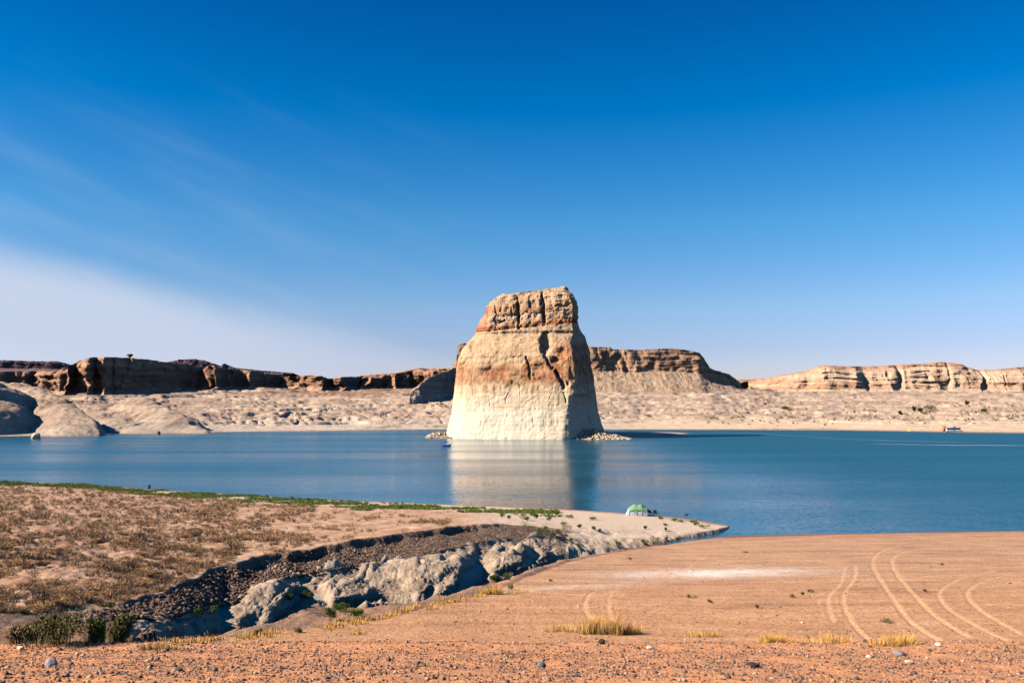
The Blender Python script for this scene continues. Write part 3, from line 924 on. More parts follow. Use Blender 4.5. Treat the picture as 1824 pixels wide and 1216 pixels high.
# ------------------------------------------------------------------ mesas
def mesa(sky_pts, depth_pts, base_pts, cliff=(0.32, 0.80), talus=34.0, lean=6.0, back=260.0, n=620, m=120, seed=1, flute=3.0, strata=1.2, pal=None, big_amp=10.0, ledges=2.0, wig=5.0):
    sky_pts = np.array(sky_pts, float); depth_pts = np.array(depth_pts, float); base_pts = np.array(base_pts, float)
    p0, p1 = sky_pts[0, 0], sky_pts[-1, 0]
    px = np.linspace(p0, p1, n)
    d = np.interp(px, depth_pts[:, 0], depth_pts[:, 1])
    ps = np.interp(px, sky_pts[:, 0], sky_pts[:, 1]) + 1.3 * fbm2(px / 8.0, px * 0, 4, seed + 40, 0.6)
    pb = np.interp(px, base_pts[:, 0], base_pts[:, 1])
    ztop = EYE - slope_of(ps) * (d + lean)
    zb = EYE - slope_of(pb) * d
    x0 = side_of(px, pb) * d
    ztop = np.maximum(ztop, zb + 0.5)
    h = ztop - zb
    v = np.linspace(0, 1, m)
    # buttresses and gullies wander as they climb the face
    W = px[None, :] + wig * noise3(px[None, :] / 14 + 0 * v[:, None], 0 * px[None, :] + 3 * v[:, None], 0 * px[None, :] + 0 * v[:, None], seed + 20)
    d2 = np.interp(W, depth_pts[:, 0], depth_pts[:, 1])
    c0, c1 = cliff
    ks = np.array([0, 0.08, 0.40, 0.72, 0.86, 0.93, 1.0])
    off = np.stack([np.full(n, -talus), np.full(n, -talus * 0.8), np.full(n, 0.0), np.full(n, lean * 0.45), np.full(n, lean), np.full(n, lean + back * 0.6), np.full(n, lean + back)], 0)
    zz = np.stack([zb - 14, zb - 4 + 0.02 * h, zb + c0 * h, zb + c1 * h, ztop, ztop - 0.03 * h, zb - 14], 0)
    O = np.zeros((m, n)); Z = np.zeros((m, n))
    for i in range(len(ks) - 1):
        msk = (v >= ks[i]) & (v <= ks[i + 1])
        s = ((v[msk] - ks[i]) / (ks[i + 1] - ks[i]))[:, None]
        O[msk] = off[i] + (off[i + 1] - off[i]) * s; Z[msk] = zz[i] + (zz[i + 1] - zz[i]) * s
    X = np.broadcast_to(x0, Z.shape).copy(); Y = d2 + O
    X = X * (1 + O / np.maximum(d, 1)[None, :] * 0.6)
    front = sstep(0.0, 0.08, v)[:, None] * sstep(0.93, 0.86, v)[:, None]
    cl = sstep(0.36, 0.42, v)[:, None] * sstep(0.91, 0.86, v)[:, None]
    wx_ = X + 5 * noise3(X / 20, Y / 20, Z / 12, seed + 21); wz_ = Z + 2.5 * noise3(X / 26, Y / 26, Z / 20, seed + 22)
    amp = np.clip(0.45 + 0.9 * noise3(X / 45, Y / 90, Z / 40, seed + 23), 0.05, 1.3)
    fl = (np.abs(noise3(wx_ / 13, Y / 60, wz_ / 50, seed)) * 2 - 0.8) + 0.5 * (np.abs(noise3(wx_ / 5, Y / 30, wz_ / 20, seed + 1)) * 2 - 0.8) * amp
    bigf = fbm3(X / 42, Y / 90, Z / 70, 3, seed + 2)
    st = noise3(X / 60, Y / 60, wz_ / 3.3, seed + 3) + 0.6 * noise3(X / 18, Y / 18, wz_ / 1.3, seed + 4)
    chunk = np.floor(3 * noise3(wx_ / 7, Y / 7, wz_ / 5, seed + 24)) / 3
    rub = fbm3(X / 7, Y / 7, Z / 7, 3, seed + 6, 0.55, True)
    lg = fbm3(X / 22, Y / 22, Z / 22, 2, seed + 7, 0.5, True)
    D = front * bigf * big_amp + cl * (flute * fl * amp + strata * st * (1.2 - 0.5 * amp) + ledges * chunk)
    Y = Y - D
    Z = Z + front * (1 - cl) * (1.5 * rub + 1.6 * lg) + sstep(0.82, 0.88, v)[:, None] * sstep(1.0, 0.95, v)[:, None] * (0.8 * fbm3(X / 14, Y / 14, Z * 0, 3, seed + 7) + 0.4 * rub)
    a, b, c, tal, top = [np.broadcast_to(np.array(k_), Z.shape + (3,)) for k_ in pal]
    lay = np.clip(0.5 + 0.8 * noise3(X / 90, Y / 90, wz_ / 4.0, seed + 8) + 0.4 * noise3(X / 40, Y / 40, wz_ / 1.3, seed + 9), 0, 1)
    varn = np.clip(-0.05 + 1.5 * fbm3(wx_ / 12, Y / 40, wz_ / 26, 3, seed + 10), 0, 1)
    Cc = mixc(a, b, lay); Cc = mixc(Cc, c, varn * 0.85)
    Ct = mixc(tal, b, np.clip(0.25 + 0.9 * rub, 0, 0.7))
    Cc = mixc(Ct, Cc, np.broadcast_to(cl, Z.shape))
    Cc = mixc(Cc, top, np.broadcast_to(sstep(0.78, 0.86, v)[:, None], Z.shape) * 0.8)
    return np.stack([X, Y, Z], -1).reshape(-1, 3), grid_faces(m, n), Cc.reshape(-1, 3)


dark_pal = (lin(182, 138, 110), lin(142, 104, 82), lin(92, 68, 56), lin(180, 142, 116), lin(176, 136, 108))
mid_pal = (lin(186, 150, 118), lin(150, 112, 86), lin(92, 70, 60), lin(172, 146, 120), lin(150, 116, 90))
pale_pal = (lin(200, 168, 138), lin(172, 130, 102), lin(150, 112, 90), lin(194, 168, 142), lin(166, 118, 92))
blue_pal = (lin(104, 84, 86), lin(84, 68, 74), lin(66, 56, 64), lin(118, 92, 88), lin(96, 76, 78))  # bluish purple of distance haze and shade put into the rock colours
knob_pal = (lin(176, 148, 124), lin(150, 122, 102), lin(110, 88, 74), lin(186, 160, 136), lin(190, 164, 140))


def add_mesa(label, *a, **k):
    V, F, Cc = mesa(*a, **k)
    o = link('mesa', build_mesh('mesa', V, F, M_CLIFF, Cc, True))
    tag(o, label, 'mesa')
    return o


add_mesa('long brown cliff with shaded faces and jutting buttresses behind the left shore',
         [(-260, 664), (0, 661), (60, 660), (92, 662), (98, 660), (112, 657), (120, 649), (136, 645), (150, 641), (166, 637), (200, 636), (232, 637), (262, 640), (300, 645), (350, 652), (362, 653), (380, 651), (400, 656), (450, 660), (500, 668), (520, 671),
          (545, 668), (572, 669), (582, 675), (600, 673), (618, 671), (650, 670), (668, 673), (690, 668), (697, 666), (720, 661), (760, 657), (820, 654)],
         [(-260, 860), (60, 985), (100, 945), (118, 925), (130, 945), (140, 950), (163, 905), (172, 925), (186, 905), (200, 930), (280, 985), (360, 1045), (366, 1040), (387, 998), (424, 1050), (440, 1028), (505, 1105), (515, 1092), (574, 1050), (588, 1092), (612, 1060), (645, 1106), (655, 1084), (690, 1130), (700, 1104), (735, 1140), (760, 1120), (820, 1090)],
         [(-260, 694), (0, 692), (90, 698), (165, 702), (240, 699), (360, 692), (450, 688), (600, 690), (740, 689), (820, 690)],
         cliff=(0.06, 0.86), talus=14, lean=5, n=900, seed=11, pal=dark_pal, big_amp=14, flute=8.0, strata=1.8, ledges=4.0, wig=9.0)
add_mesa('dark rounded knob of rock beside the left edge of the butte',
         [(730, 694), (742, 688), (752, 680), (765, 671), (780, 665), (795, 660), (806, 655), (830, 653), (870, 660)],
         [(730, 880), (745, 885), (775, 915), (850, 1010), (870, 1030)], [(730, 703), (870, 702)],
         cliff=(0.05, 0.7), talus=6, lean=10, n=200, m=80, seed=21, pal=knob_pal, big_amp=3, flute=1.5, back=120)
add_mesa('red-brown flat-topped mesa with banded cliff right behind the butte',
         [(806, 645), (812, 640), (815, 614), (826, 611), (900, 614), (1052, 617), (1090, 617), (1092, 621), (1140, 622), (1200, 620), (1235, 624), (1250, 628), (1258, 640), (1266, 654), (1275, 659), (1300, 665), (1312, 673), (1320, 679), (1328, 692)],
         [(806, 1010), (1000, 1000), (1060, 1000), (1160, 1015), (1240, 1030), (1258, 1040), (1275, 1048), (1328, 1070)],
         [(806, 700), (1240, 700), (1328, 700)], cliff=(0.48, 0.82), talus=75, lean=9, n=620, seed=31, pal=mid_pal, big_amp=8, flute=3.0)
add_mesa('long pale cream and red layered mesa on the right skyline',
         [(1335, 678), (1370, 673), (1390, 669), (1440, 661), (1475, 650), (1520, 652), (1560, 652), (1600, 650), (1660, 647), (1690, 644), (1712, 647), (1722, 649), (1732, 652), (1750, 658), (1780, 658), (1824, 654), (1900, 650), (2100, 652)],
         [(1335, 1150), (1390, 1110), (1475, 1082), (1528, 1084), (1548, 1100), (1562, 1097), (1588, 1094), (1606, 1106), (1616, 1100), (1678, 1097), (1690, 1104), (1697, 1101), (1750, 1098), (1757, 1106), (1765, 1100), (1800, 1092), (1812, 1130), (1900, 1200), (2100, 1220)],
         [(1335, 697), (2100, 697)], cliff=(0.10, 0.74), talus=26, lean=34, n=620, seed=41, pal=pale_pal, big_amp=8, flute=1.7, strata=2.6, wig=9.0)
add_mesa('low pinkish ridge in the gap between the right mesas',
         [(1270, 676), (1320, 676), (1350, 675), (1400, 672), (1450, 668)], [(1270, 1500), (1450, 1520)], [(1270, 694), (1450, 694)],
         cliff=(0.3, 0.8), talus=60, lean=30, n=260, m=70, seed=51, pal=mid_pal)
add_mesa('distant flat-topped purple mesa at the left edge of the view',
         [(-300, 640), (0, 641), (60, 643), (98, 643), (106, 646), (112, 650), (122, 657), (150, 664)], [(-300, 4200), (150, 4600)], [(-300, 668), (150, 668)],
         cliff=(0.45, 0.82), talus=420, lean=60, n=300, m=80, seed=61, pal=blue_pal, big_amp=40, flute=16, strata=7, back=1500, ledges=8)
add_mesa('distant low purple butte showing behind the left cliffs',
         [(270, 650), (300, 643), (316, 640), (345, 639), (362, 642), (380, 648), (391, 653), (393, 647), (397, 647), (399, 652), (420, 655), (460, 659), (520, 664)], [(270, 5000), (520, 5200)], [(270, 668), (520, 668)],
         cliff=(0.4, 0.8), talus=500, lean=60, n=300, m=80, seed=71, pal=blue_pal, big_amp=30, flute=14, strata=7, back=1500, ledges=8)
add_mesa('thin dark tableland on the skyline left of the butte',
         [(640, 668), (690, 665), (735, 657), (745, 655), (792, 655), (812, 655), (900, 654)], [(640, 1700), (900, 1700)], [(640, 690), (900, 690)],
         cliff=(0.4, 0.85), talus=60, lean=15, n=260, m=70, seed=81, pal=dark_pal)

# ------------------------------------------------------------------ the butte
SIL = np.array([  # py, left px, right px, depth of the front face
    [790, 790, 1083, 456], [783, 792, 1081, 457], [777, 794, 1080, 457.5], [767, 796, 1078, 458.5], [756, 798, 1073.5, 459], [738, 803, 1069, 460], [730, 804.5, 1067, 460.5], [710, 806.5, 1064, 461.5], [698, 807.5, 1062.4, 462], [688, 808, 1061, 462.5],
    [670, 809.5, 1060, 463.5], [654, 811, 1058.4, 465], [640, 814, 1055.5, 467], [632.6, 816, 1053.5, 468], [619.5, 822, 1050.5, 470.5], [609, 829.5, 1047, 473], [600, 838, 1045, 475], [593, 845, 1042.6, 477.5], [588, 846.5, 1039, 477.0], [572, 852, 1031, 478],
    [556, 859, 1030, 479], [551, 861, 1029.6, 479], [540, 866, 1026.5, 480], [534, 869, 1025, 480.5], [528, 876, 1022, 481.5], [524, 884, 1019.5, 482.5], [521, 893, 1018, 484], [519.5, 899, 1017, 485], [518, 918, 1016.4, 487], [516, 942, 1015.5, 489], [513.5, 962, 1013.5, 492], [511.5, 982, 1011.5, 495], [510.2, 990, 1008.5, 498]])
npy = 350
pys = np.concatenate([np.linspace(790, 524, npy - 50), np.linspace(523.5, 510.2, 50)])
o_ = np.argsort(SIL[:, 0]); S_ = SIL[o_]
pl = np.interp(pys, S_[:, 0], S_[:, 1]); pr = np.interp(pys, S_[:, 0], S_[:, 2]); yf = np.interp(pys, S_[:, 0], S_[:, 3])
pc = np.interp(pys, [505, 520, 535, 551, 574, 591, 612, 626, 640, 672, 700, 707, 750, 790], [1004, 1010, 1017, 1021, 1020, 1023, 1016, 1018, 1020, 1024, 1028, 1022, 1016, 1012])
bz = EYE - slope_of(pys) * yf
back_y = 540 - 0.42 * np.clip(bz, 0, 90)
dep = back_y - yf
xl = side_of(pl, pys) * (yf + 0.48 * dep); xr = side_of(pr, pys) * (yf + 0.60 * dep); xc = side_of(pc, pys) * (yf + 0.02 * dep)
# plan outline, front-left round to the back; fx is given between left and corner (a) or corner and right (b)
outline = [('L', 0.0, 0.50), ('L', 0.03, 0.37), ('L', 0.12, 0.26), ('L', 0.28, 0.17), ('L', 0.5, 0.09), ('L', 0.8, 0.02), ('L', 0.955, 0.0), ('L', 1.0, 0.02), ('R', 0.22, 0.12), ('R', 0.62, 0.32), ('R', 1.0, 0.60), ('R', 0.9, 0.82), ('R', 0.3, 0.97), ('L', 0.6, 1.0), ('L', 0.2, 0.95), ('L', 0.03, 0.75), ('L', 0.0, 0.50)]
nring = [0, 24, 50, 90, 150, 225, 270, 284, 330, 375, 420, 440, 460, 480, 500, 520, 540]
NR = nring[-1]
BX = np.zeros((len(pys), NR)); BY = np.zeros((len(pys), NR))
kx = []; ky = []
for side, a, b in outline:
    kx.append(xl + (xc - xl) * a if side == 'L' else xc + (xr - xc) * a)
    ky.append(yf + dep * b)
for i in range(len(outline) - 1):
    r = np.arange(nring[i], nring[i + 1]); s = (r - nring[i]) / (nring[i + 1] - nring[i])
    BX[:, r] = kx[i][:, None] + (kx[i + 1] - kx[i])[:, None] * s; BY[:, r] = ky[i][:, None] + (ky[i + 1] - ky[i])[:, None] * s
kw = np.hanning(13)[1:-1]; kw /= kw.sum()


def ringblur(A):
    out = np.zeros_like(A)
    for i, wgt in enumerate(kw):
        out += wgt * np.roll(A, i - len(kw) // 2, axis=1)
    return out


BX = ringblur(BX); BY = ringblur(BY)
BZ = np.broadcast_to(bz[:, None], BX.shape).copy()
tx = np.roll(BX, -1, 1) - np.roll(BX, 1, 1); ty = np.roll(BY, -1, 1) - np.roll(BY, 1, 1)
ln = np.hypot(tx, ty) + 1e-6
NX, NY = ty / ln, -tx / ln
qx, qy = project(BX, BY, BZ)
frontm = sstep(0.0, 0.25, -NY + 0.15)
# bedding plane under the cap rock dips to the left in the picture
cap_py = np.interp(qx, [845, 1022], [592, 575])
above = sstep(1.5, -1.5, qy - cap_py)
bigd = fbm3(BX / 17, BY / 17, BZ / 15, 3, 201)
medd = fbm3(BX / 5, BY / 5, BZ / 5, 3, 211, 0.5, True)
find = fbm3(BX / 1.4, BY / 1.4, BZ / 1.4, 2, 221)
cols = np.abs(noise3(BX / 4.2, BY / 7, BZ / 16, 231)) * 2 - 0.8
blocks = np.floor(3 * noise3(BX / 3.5, BY / 3.5, BZ / 3.0, 241)) / 3
low = sstep(640, 690, qy)
vert = fbm3(BX / 2.2, BY / 2.2, BZ / 14, 3, 226)
shell = np.floor(2.5 * noise3(BX / 7, BY / 7, BZ / 9, 227) + 0.4 * noise3(BX / 2, BY / 2, BZ / 2, 228)) / 2.5
D = 1.2 * bigd * (1 - 0.35 * low) + 0.6 * medd * (1 - 0.7 * low) + 0.2 * find * (1 - 0.4 * low) + 0.22 * vert + 0.45 * shell
blocks2 = np.floor(3 * noise3(BX / 1.5, BY / 1.5, BZ / 1.2, 242)) / 3
D += above * (0.6 * cols + 1.1 * blocks + 0.5 * blocks2 - 0.3 * medd)
scoop = fbm3(BX / 9, BY / 9, BZ / 7, 2, 251, 0.5, True)
D += (1 - above) * np.exp(-((qy - 652) / 26) ** 2) * 1.3 * scoop
# ledge: cap overhangs a thin recess, then the shoulder steps out
D += -0.4 * np.exp(-((qy - cap_py) / 1.3) ** 2) * (0.6 + 0.8 * noise3(BX / 6, BY / 6, BZ / 6, 243)) + 0.3 * np.exp(-((qy - cap_py + 7) / 4.0) ** 2)
D += -0.35 * above * np.exp(-((qy - cap_py + 24) / 1.3) ** 2)


def seg_d(x, y, pts):
    best = np.full(x.shape, 1e9)
    for (ax, ay), (bx_, by_) in zip(pts[:-1], pts[1:]):
        vx, vy = bx_ - ax, by_ - ay
        tq = np.clip(((x - ax) * vx + (y - ay) * vy) / (vx * vx + vy * vy), 0, 1)
        best = np.minimum(best, np.hypot(x - ax - tq * vx, y - ay - tq * vy))
    return best


wqx = qx + 2.2 * noise3(BX / 2.6, BY / 2.6, BZ / 2.6, 205) + 0.9 * noise3(BX / 0.9, BY / 0.9, BZ / 0.9, 206)
wqy = qy + 2.2 * noise3(BX / 2.6, BY / 2.6, BZ / 2.6, 207) + 0.9 * noise3(BX / 0.9, BY / 0.9, BZ / 0.9, 208)


def crack(pts, w, dep):
    global D
    var = np.clip(0.75 + 0.6 * noise3(BX / 3, BY / 3, BZ / 3, int(pts[0][0])), 0.2, 1.2)
    D = D - dep * var * np.exp(-(seg_d(wqx, wqy, pts) / w) ** 2) * frontm


crack([(921, 530), (923, 556), (924, 586)], 2.0, 4.2)
crack([(943, 528), (944.5, 548)], 1.6, 2.8)
crack([(965, 520), (967, 545), (968, 572)], 2.2, 4.2)
crack([(968, 560), (972, 574)], 2.0, 2.5)
crack([(880, 545), (884, 562), (883, 590)], 1.5, 2.0)
crack([(912, 548), (913, 566)], 0.9, 1.6)
crack([(888, 577), (900, 571)], 3.2, 2.8)
crack([(866, 541), (873, 537)], 1.5, 1.6)
crack([(990, 545), (1000, 540), (1008, 550)], 1.1, 1.2)
crack([(955, 560), (965, 556)], 0.9, 1.0)
crack([(838, 618), (842, 628)], 1.6, 1.6)
crack([(937, 636), (942, 650), (943, 664), (946, 676)], 1.6, 2.6)
crack([(951, 668), (953, 675)], 1.4, 2.0)
crack([(967, 628), (978, 648), (990, 662), (1000, 678), (1004, 690)], 3.0, 4.4)
crack([(990, 662), (1006, 675), (1012, 684)], 3.2, 3.4)
crack([(872, 704), (874, 728)], 0.7, 0.7)
crack([(984, 698), (978, 712)], 0.8, 0.6)
crack([(1004, 700), (1008, 716)], 1.8, 1.2)
crack([(925, 655), (926, 732)], 0.55, 0.5)
crack([(948, 735), (950, 765)], 0.5, 0.5)
crack([(838, 668), (842, 700), (840, 716)], 0.6, 0.6)
crack([(905, 700), (900, 712), (903, 719)], 1.0, 0.8)
crack([(893, 738), (888, 760)], 0.5, 0.5)
# scooped alcoves
for cx_, cy_, rx, ry, dd, pw_ in ((972, 611, 9.5, 17, 5.6, 2.0), (991, 642, 8, 6, 3.6, 1.5), (958, 655, 16, 9, 1.6, 1.5), (893, 664, 15, 11, 1.3, 1.6), (1004, 628, 12, 9, 1.8, 1.5), (915, 690, 12, 9, 0.8, 2), (868, 660, 12, 8, 0.8, 2)):
    r2 = ((wqx - cx_) / rx) ** 2 + ((wqy - cy_) / ry) ** 2
    D = D - dd * np.exp(-r2 ** pw_) * frontm
# side gullies in the shaded flank
D -= 2.0 * np.exp(-(seg_d(qx, qy, [(1056, 700), (1050, 740), (1058, 765)]) / 3.0) ** 2)
D *= sstep(0.0, 0.06, (qy - 509) / 100)[...] * 0.6 + 0.4
BXd = BX + NX * D; BYd = BY + NY * D
BZd = BZ + 0.35 * above * blocks + 0.5 * sstep(524, 514, qy) * fbm3(BX / 4, BY / 4, BZ * 0, 3, 261)
V = np.stack([BXd, BYd, BZd], -1).reshape(-1, 3)
# colours
k_white = lin(202, 188, 166); k_tanw = lin(192, 168, 136); k_or = lin(162, 106, 70); k_brn = lin(124, 78, 52); k_dome = lin(182, 152, 120); k_cap = lin(170, 132, 98); k_red = lin(158, 84, 48); k_pur = lin(186, 158, 140)
wv = fbm3(BX / 8, BY / 8, BZ / 8, 3, 271); fv = fbm3(BX / 2, BY / 2, BZ / 2, 3, 281); drip = fbm3(BX / 1.6, BY / 1.6, BZ / 28, 3, 291); strat = fbm3(BX / 40, BY / 40, BZ / 1.6, 3, 301)
full = BX.shape + (3,)
C = mixc(np.broadcast_to(k_white, full), np.broadcast_to(k_tanw, full), np.clip(sstep(745, 692, qy + 14 * drip) * 0.85 + 0.35 * strat + 0.3 * np.clip(drip, 0, 1) + sstep(930, 1010, qx) * 0.35, 0, 1))
hl = noise3(BX / 60, BY / 60, BZ / 0.7, 305) + 0.6 * noise3(BX / 20, BY / 20, BZ / 0.35, 306)
C = C * (1 + 0.06 * hl + 0.05 * np.clip(fv, -1, 1))[..., None]
C = mixc(C, np.broadcast_to(lin(120, 104, 86), full), np.clip(1.5 * fbm3(BX / 1.1, BY / 1.1, BZ / 9, 3, 307) - 0.45, 0, 0.35))
C = mixc(C, np.broadcast_to(k_or, full), np.clip(np.exp(-((qy - 724.5) / 1.3) ** 2) * sstep(868, 885, qx) * sstep(945, 925, qx) * (0.6 + fv), 0, 0.6))
up_py = np.interp(qx, [805, 840, 870, 900, 925, 940, 962, 985, 1000, 1030], [642, 652, 655, 641, 652, 635, 640, 634, 616, 610])
ob = sstep(690, 680, qy + 16 * np.maximum(drip, -0.25) + 9 * wv) * sstep(-5, 7, qy - up_py - 10 * wv - 9 * fv)
orc = mixc(np.broadcast_to(k_or, full), np.broadcast_to(k_brn, full), np.clip(0.35 + 0.9 * wv + 0.6 * drip, 0, 1))
C = mixc(C, np.broadcast_to(k_dome, full), sstep(690, 676, qy + 10 * drip))
C = mixc(C, np.broadcast_to(k_cap, full), np.clip(0.5 * strat + 0.25 * wv + 0.1, 0, 0.6) * sstep(690, 670, qy))
C = mixc(C, orc, np.clip(ob * (0.70 + 0.6 * drip + 0.6 * fv + 0.4 * wv), 0.0, 0.92))
C = mixc(C, orc, np.clip(sstep(730, 684, qy) * sstep(682, 690, qy) * (1.6 * drip + 0.2 * wv - 0.1), 0, 0.55))
C = mixc(C, orc, np.clip(np.exp(-(((qx - 1000) / 14) ** 2 + ((qy - 625) / 12) ** 2)) * (0.9 + fv), 0, 0.9))
cc = mixc(np.broadcast_to(k_cap, full), np.broadcast_to(k_dome, full), np.clip(0.4 + 0.9 * wv + 0.5 * fv + sstep(548, 525, qy) * 0.6, 0, 1))
cc = mixc(cc, np.broadcast_to(k_red, full), np.clip(np.exp(-((qy - cap_py + 4) / 4.5) ** 2) * (0.55 + 0.8 * wv + sstep(960, 1010, qx) * 0.5) + np.exp(-((qy - 552) / 5) ** 2) * np.clip(0.45 + wv, 0, 1) + sstep(880, 850, qx) * 0.45, 0, 0.9))
cc = mixc(cc, np.broadcast_to(k_pur, full), np.clip(np.exp(-((qy - cap_py + 22) / 4) ** 2) * (0.6 + fv), 0, 0.8))
C = mixc(C, cc, above)
vst = np.clip(1.4 * drip - 0.25, 0, 0.5) * sstep(700, 680, qy) * (0.4 + 0.6 * (1 - above))
C = mixc(C, np.broadcast_to(k_brn * 0.7, full), vst)
# close the top
top_i = (len(pys) - 1) * NR + np.arange(NR)
ctr = V[top_i].mean(0) + np.array([0, 0, 0.4])
F = grid_faces(len(pys), NR, True)[:, ::-1]
Vt = np.concatenate([V, ctr[None]]); Ct_ = np.concatenate([C.reshape(-1, 3), k_dome[None]])
ft_ = np.stack([top_i, np.roll(top_i, -1), np.full(NR, len(V)), np.full(NR, len(V))], -1)
me = bpy.data.meshes.new('butte')
F4 = F.tolist() + [[int(a), int(b), len(V)] for a, b in zip(np.roll(top_i, -1), top_i)]
me.from_pydata(Vt.tolist(), [], F4)
me.polygons.foreach_set('use_smooth', np.ones(len(me.polygons), bool))
ca_ = me.color_attributes.new('Col', 'FLOAT_COLOR', 'POINT')
c4 = np.ones((len(Vt), 4), np.float32); c4[:, :3] = np.clip(Ct_, 0.003, 0.9)
ca_.data.foreach_set('color', c4.ravel())
me.materials.append(M_BUTTE); me.update()
tag(link('butte', me), 'tall sandstone butte rising from the lake, white water ring round its foot', 'butte')

# ------------------------------------------------------------------ stones: shared low-poly shapes
ICO_V = np.array([(-1, 1.618, 0), (1, 1.618, 0), (-1, -1.618, 0), (1, -1.618, 0), (0, -1, 1.618), (0, 1, 1.618), (0, -1, -1.618), (0, 1, -1.618), (1.618, 0, -1), (1.618, 0, 1), (-1.618, 0, -1), (-1.618, 0, 1)], float) / 1.902
ICO_F = np.array([(0, 11, 5), (0, 5, 1), (0, 1, 7), (0, 7, 10), (0, 10, 11), (1, 5, 9), (5, 11, 4), (11, 10, 2), (10, 7, 6), (7, 1, 8), (3, 9, 4), (3, 4, 2), (3, 2, 6), (3, 6, 8), (3, 8, 9), (4, 9, 5), (2, 4, 11), (6, 2, 10), (8, 6, 7), (9, 8, 1)])


OCT_V = np.array([(1, 0, 0), (-1, 0, 0), (0, 1, 0), (0, -1, 0), (0, 0, 1), (0, 0, -1)], float)
OCT_F = np.array([(0, 2, 4), (2, 1, 4), (1, 3, 4), (3, 0, 4), (2, 0, 5), (1, 2, 5), (3, 1, 5), (0, 3, 5)])


def stones_mesh(name, pos, size, cols_, flat=0.65, jag=0.25, seed=1, small=False):
    r = np.random.default_rng(seed); n = len(pos)
    bv, bf = (OCT_V, OCT_F) if small else (ICO_V, ICO_F); nv_ = len(bv)
    v = np.broadcast_to(bv, (n, nv_, 3)) * (1 + jag * r.uniform(-1, 1, (n, nv_, 1)))
    v = v * np.stack([r.uniform(0.75, 1.3, n), r.uniform(0.7, 1.1, n), flat * r.uniform(0.7, 1.3, n)], -1)[:, None, :]
    a = r.uniform(0, 6.28, n); c, s = np.cos(a)[:, None], np.sin(a)[:, None]
    x = v[..., 0] * c - v[..., 1] * s; y = v[..., 0] * s + v[..., 1] * c
    v = np.stack([x, y, v[..., 2]], -1) * size[:, None, None] + pos[:, None, :]
    f = (bf[None] + nv_ * np.arange(n)[:, None, None]).reshape(-1, 3)
    cc_ = np.repeat(cols_, nv_, 0)
    return build_mesh(name, v.reshape(-1, 3), f, M_STONE, cc_)


def pick_cols(n, pal, jitter=0.12, seed=3):
    r = np.random.default_rng(seed)
    p = np.array(pal)[r.integers(0, len(pal), n)]
    return p * (1 + jitter * r.uniform(-1, 1, (n, 1)))


# gravel strewn on the bluff
n = 52000
r = np.random.default_rng(5)
gy = 15.5 + (34.3 - 15.5) * r.random(n) ** 0.8
gx = r.uniform(-0.68, 0.68, n) * gy
gp = px_col(gx, gy)
gsz = np.exp(r.normal(math.log(0.021), 0.5, n)); gsz = np.clip(gsz, 0.010, 0.10)
den = fbm2(gx / 1.8, gy / 2.4, 3, 301)
keep = (den + r.uniform(-0.35, 0.35, n) > -0.16) & (gy < 32.6 + 1.2 * fbm2(gx / 3, gy * 0, 2, 311))
YKg, _ = knots(gp)
keep &= gy < YKg[0] + 0.3
gx, gy, gsz = gx[keep], gy[keep], gsz[keep]
gzv = ground(gx, gy) + gsz * 0.22
pal = [lin(120, 94, 82), lin(140, 108, 88), lin(98, 80, 74), lin(160, 122, 96), lin(184, 148, 118), lin(82, 66, 62), lin(160, 104, 74), lin(130, 96, 80)]
me = stones_mesh('gravel', np.stack([gx, gy, gzv], -1), gsz, pick_cols(len(gx), pal), 0.75, 0.3, 6, True)
tag(link('gravel', me), 'loose purplish grey and tan gravel strewn over the near bluff', 'gravel', kind='stuff')

# small stones and crumbs over the beach
n = 16000
r = np.random.default_rng(15)
by0 = 33 + 78 * r.random(n) ** 1.4; bx0 = r.uniform(-0.45, 0.68, n) * by0; bp0 = px_col(bx0, by0)
YKb, _ = knots(bp0)
zb0 = ground(bx0, by0)
keep = (by0 < YKb[0] + 6) & (zb0 > 0.25) & (fbm2(bx0 / 4, by0 / 5, 3, 321) + r.uniform(-0.5, 0.5, n) > 0.0) & (track_lookup(bx0, by0) < 0.3)
bx0, by0, zb0 = bx0[keep], by0[keep], zb0[keep]
bs0 = np.clip(np.exp(r.normal(math.log(0.026), 0.45, len(bx0))), 0.012, 0.09)
me = stones_mesh('beach_pebbles', np.stack([bx0, by0, zb0 + 0.2 * bs0], -1), bs0, pick_cols(len(bx0), [lin(120, 90, 72), lin(96, 76, 66), lin(150, 112, 86), lin(196, 160, 130)], seed=16), 0.7, 0.3, 17, True)
tag(link('beach_pebbles', me), 'small stones scattered over the sandy beach', 'pebbles', kind='stuff')

# clods on the gravel bench of the arroyo
n = 16000
r = np.random.default_rng(8)
cp = 120 + 890 * r.random(n) ** 0.85
K5 = [np.interp(cp, TAB[:, 0], KY[:, k]) for k in range(7)]
cy_ = K5[4] - 0.6 + (K5[5] + 0.3 - K5[4] + 0.6) * r.random(n)
cx_ = (cp - 912) / (1520 * 1.018) * cy_
csz = np.clip(np.exp(r.normal(math.log(0.075), 0.45, n)), 0.03, 0.26) * (1 - 0.45 * sstep(500, 900, cp))
cz = ground(cx_, cy_) + 0.2 * csz
pal = [lin(84, 66, 56), lin(70, 56, 50), lin(108, 88, 74), lin(96, 70, 54), lin(140, 118, 100)]
me = stones_mesh('dirt_clods', np.stack([cx_, cy_, cz], -1), csz, pick_cols(n, pal, seed=9), 0.8, 0.35, 10)
tag(link('dirt_clods', me), 'dark crumbly dirt clods on the bench above the mudstone', 'clods', kind='stuff')

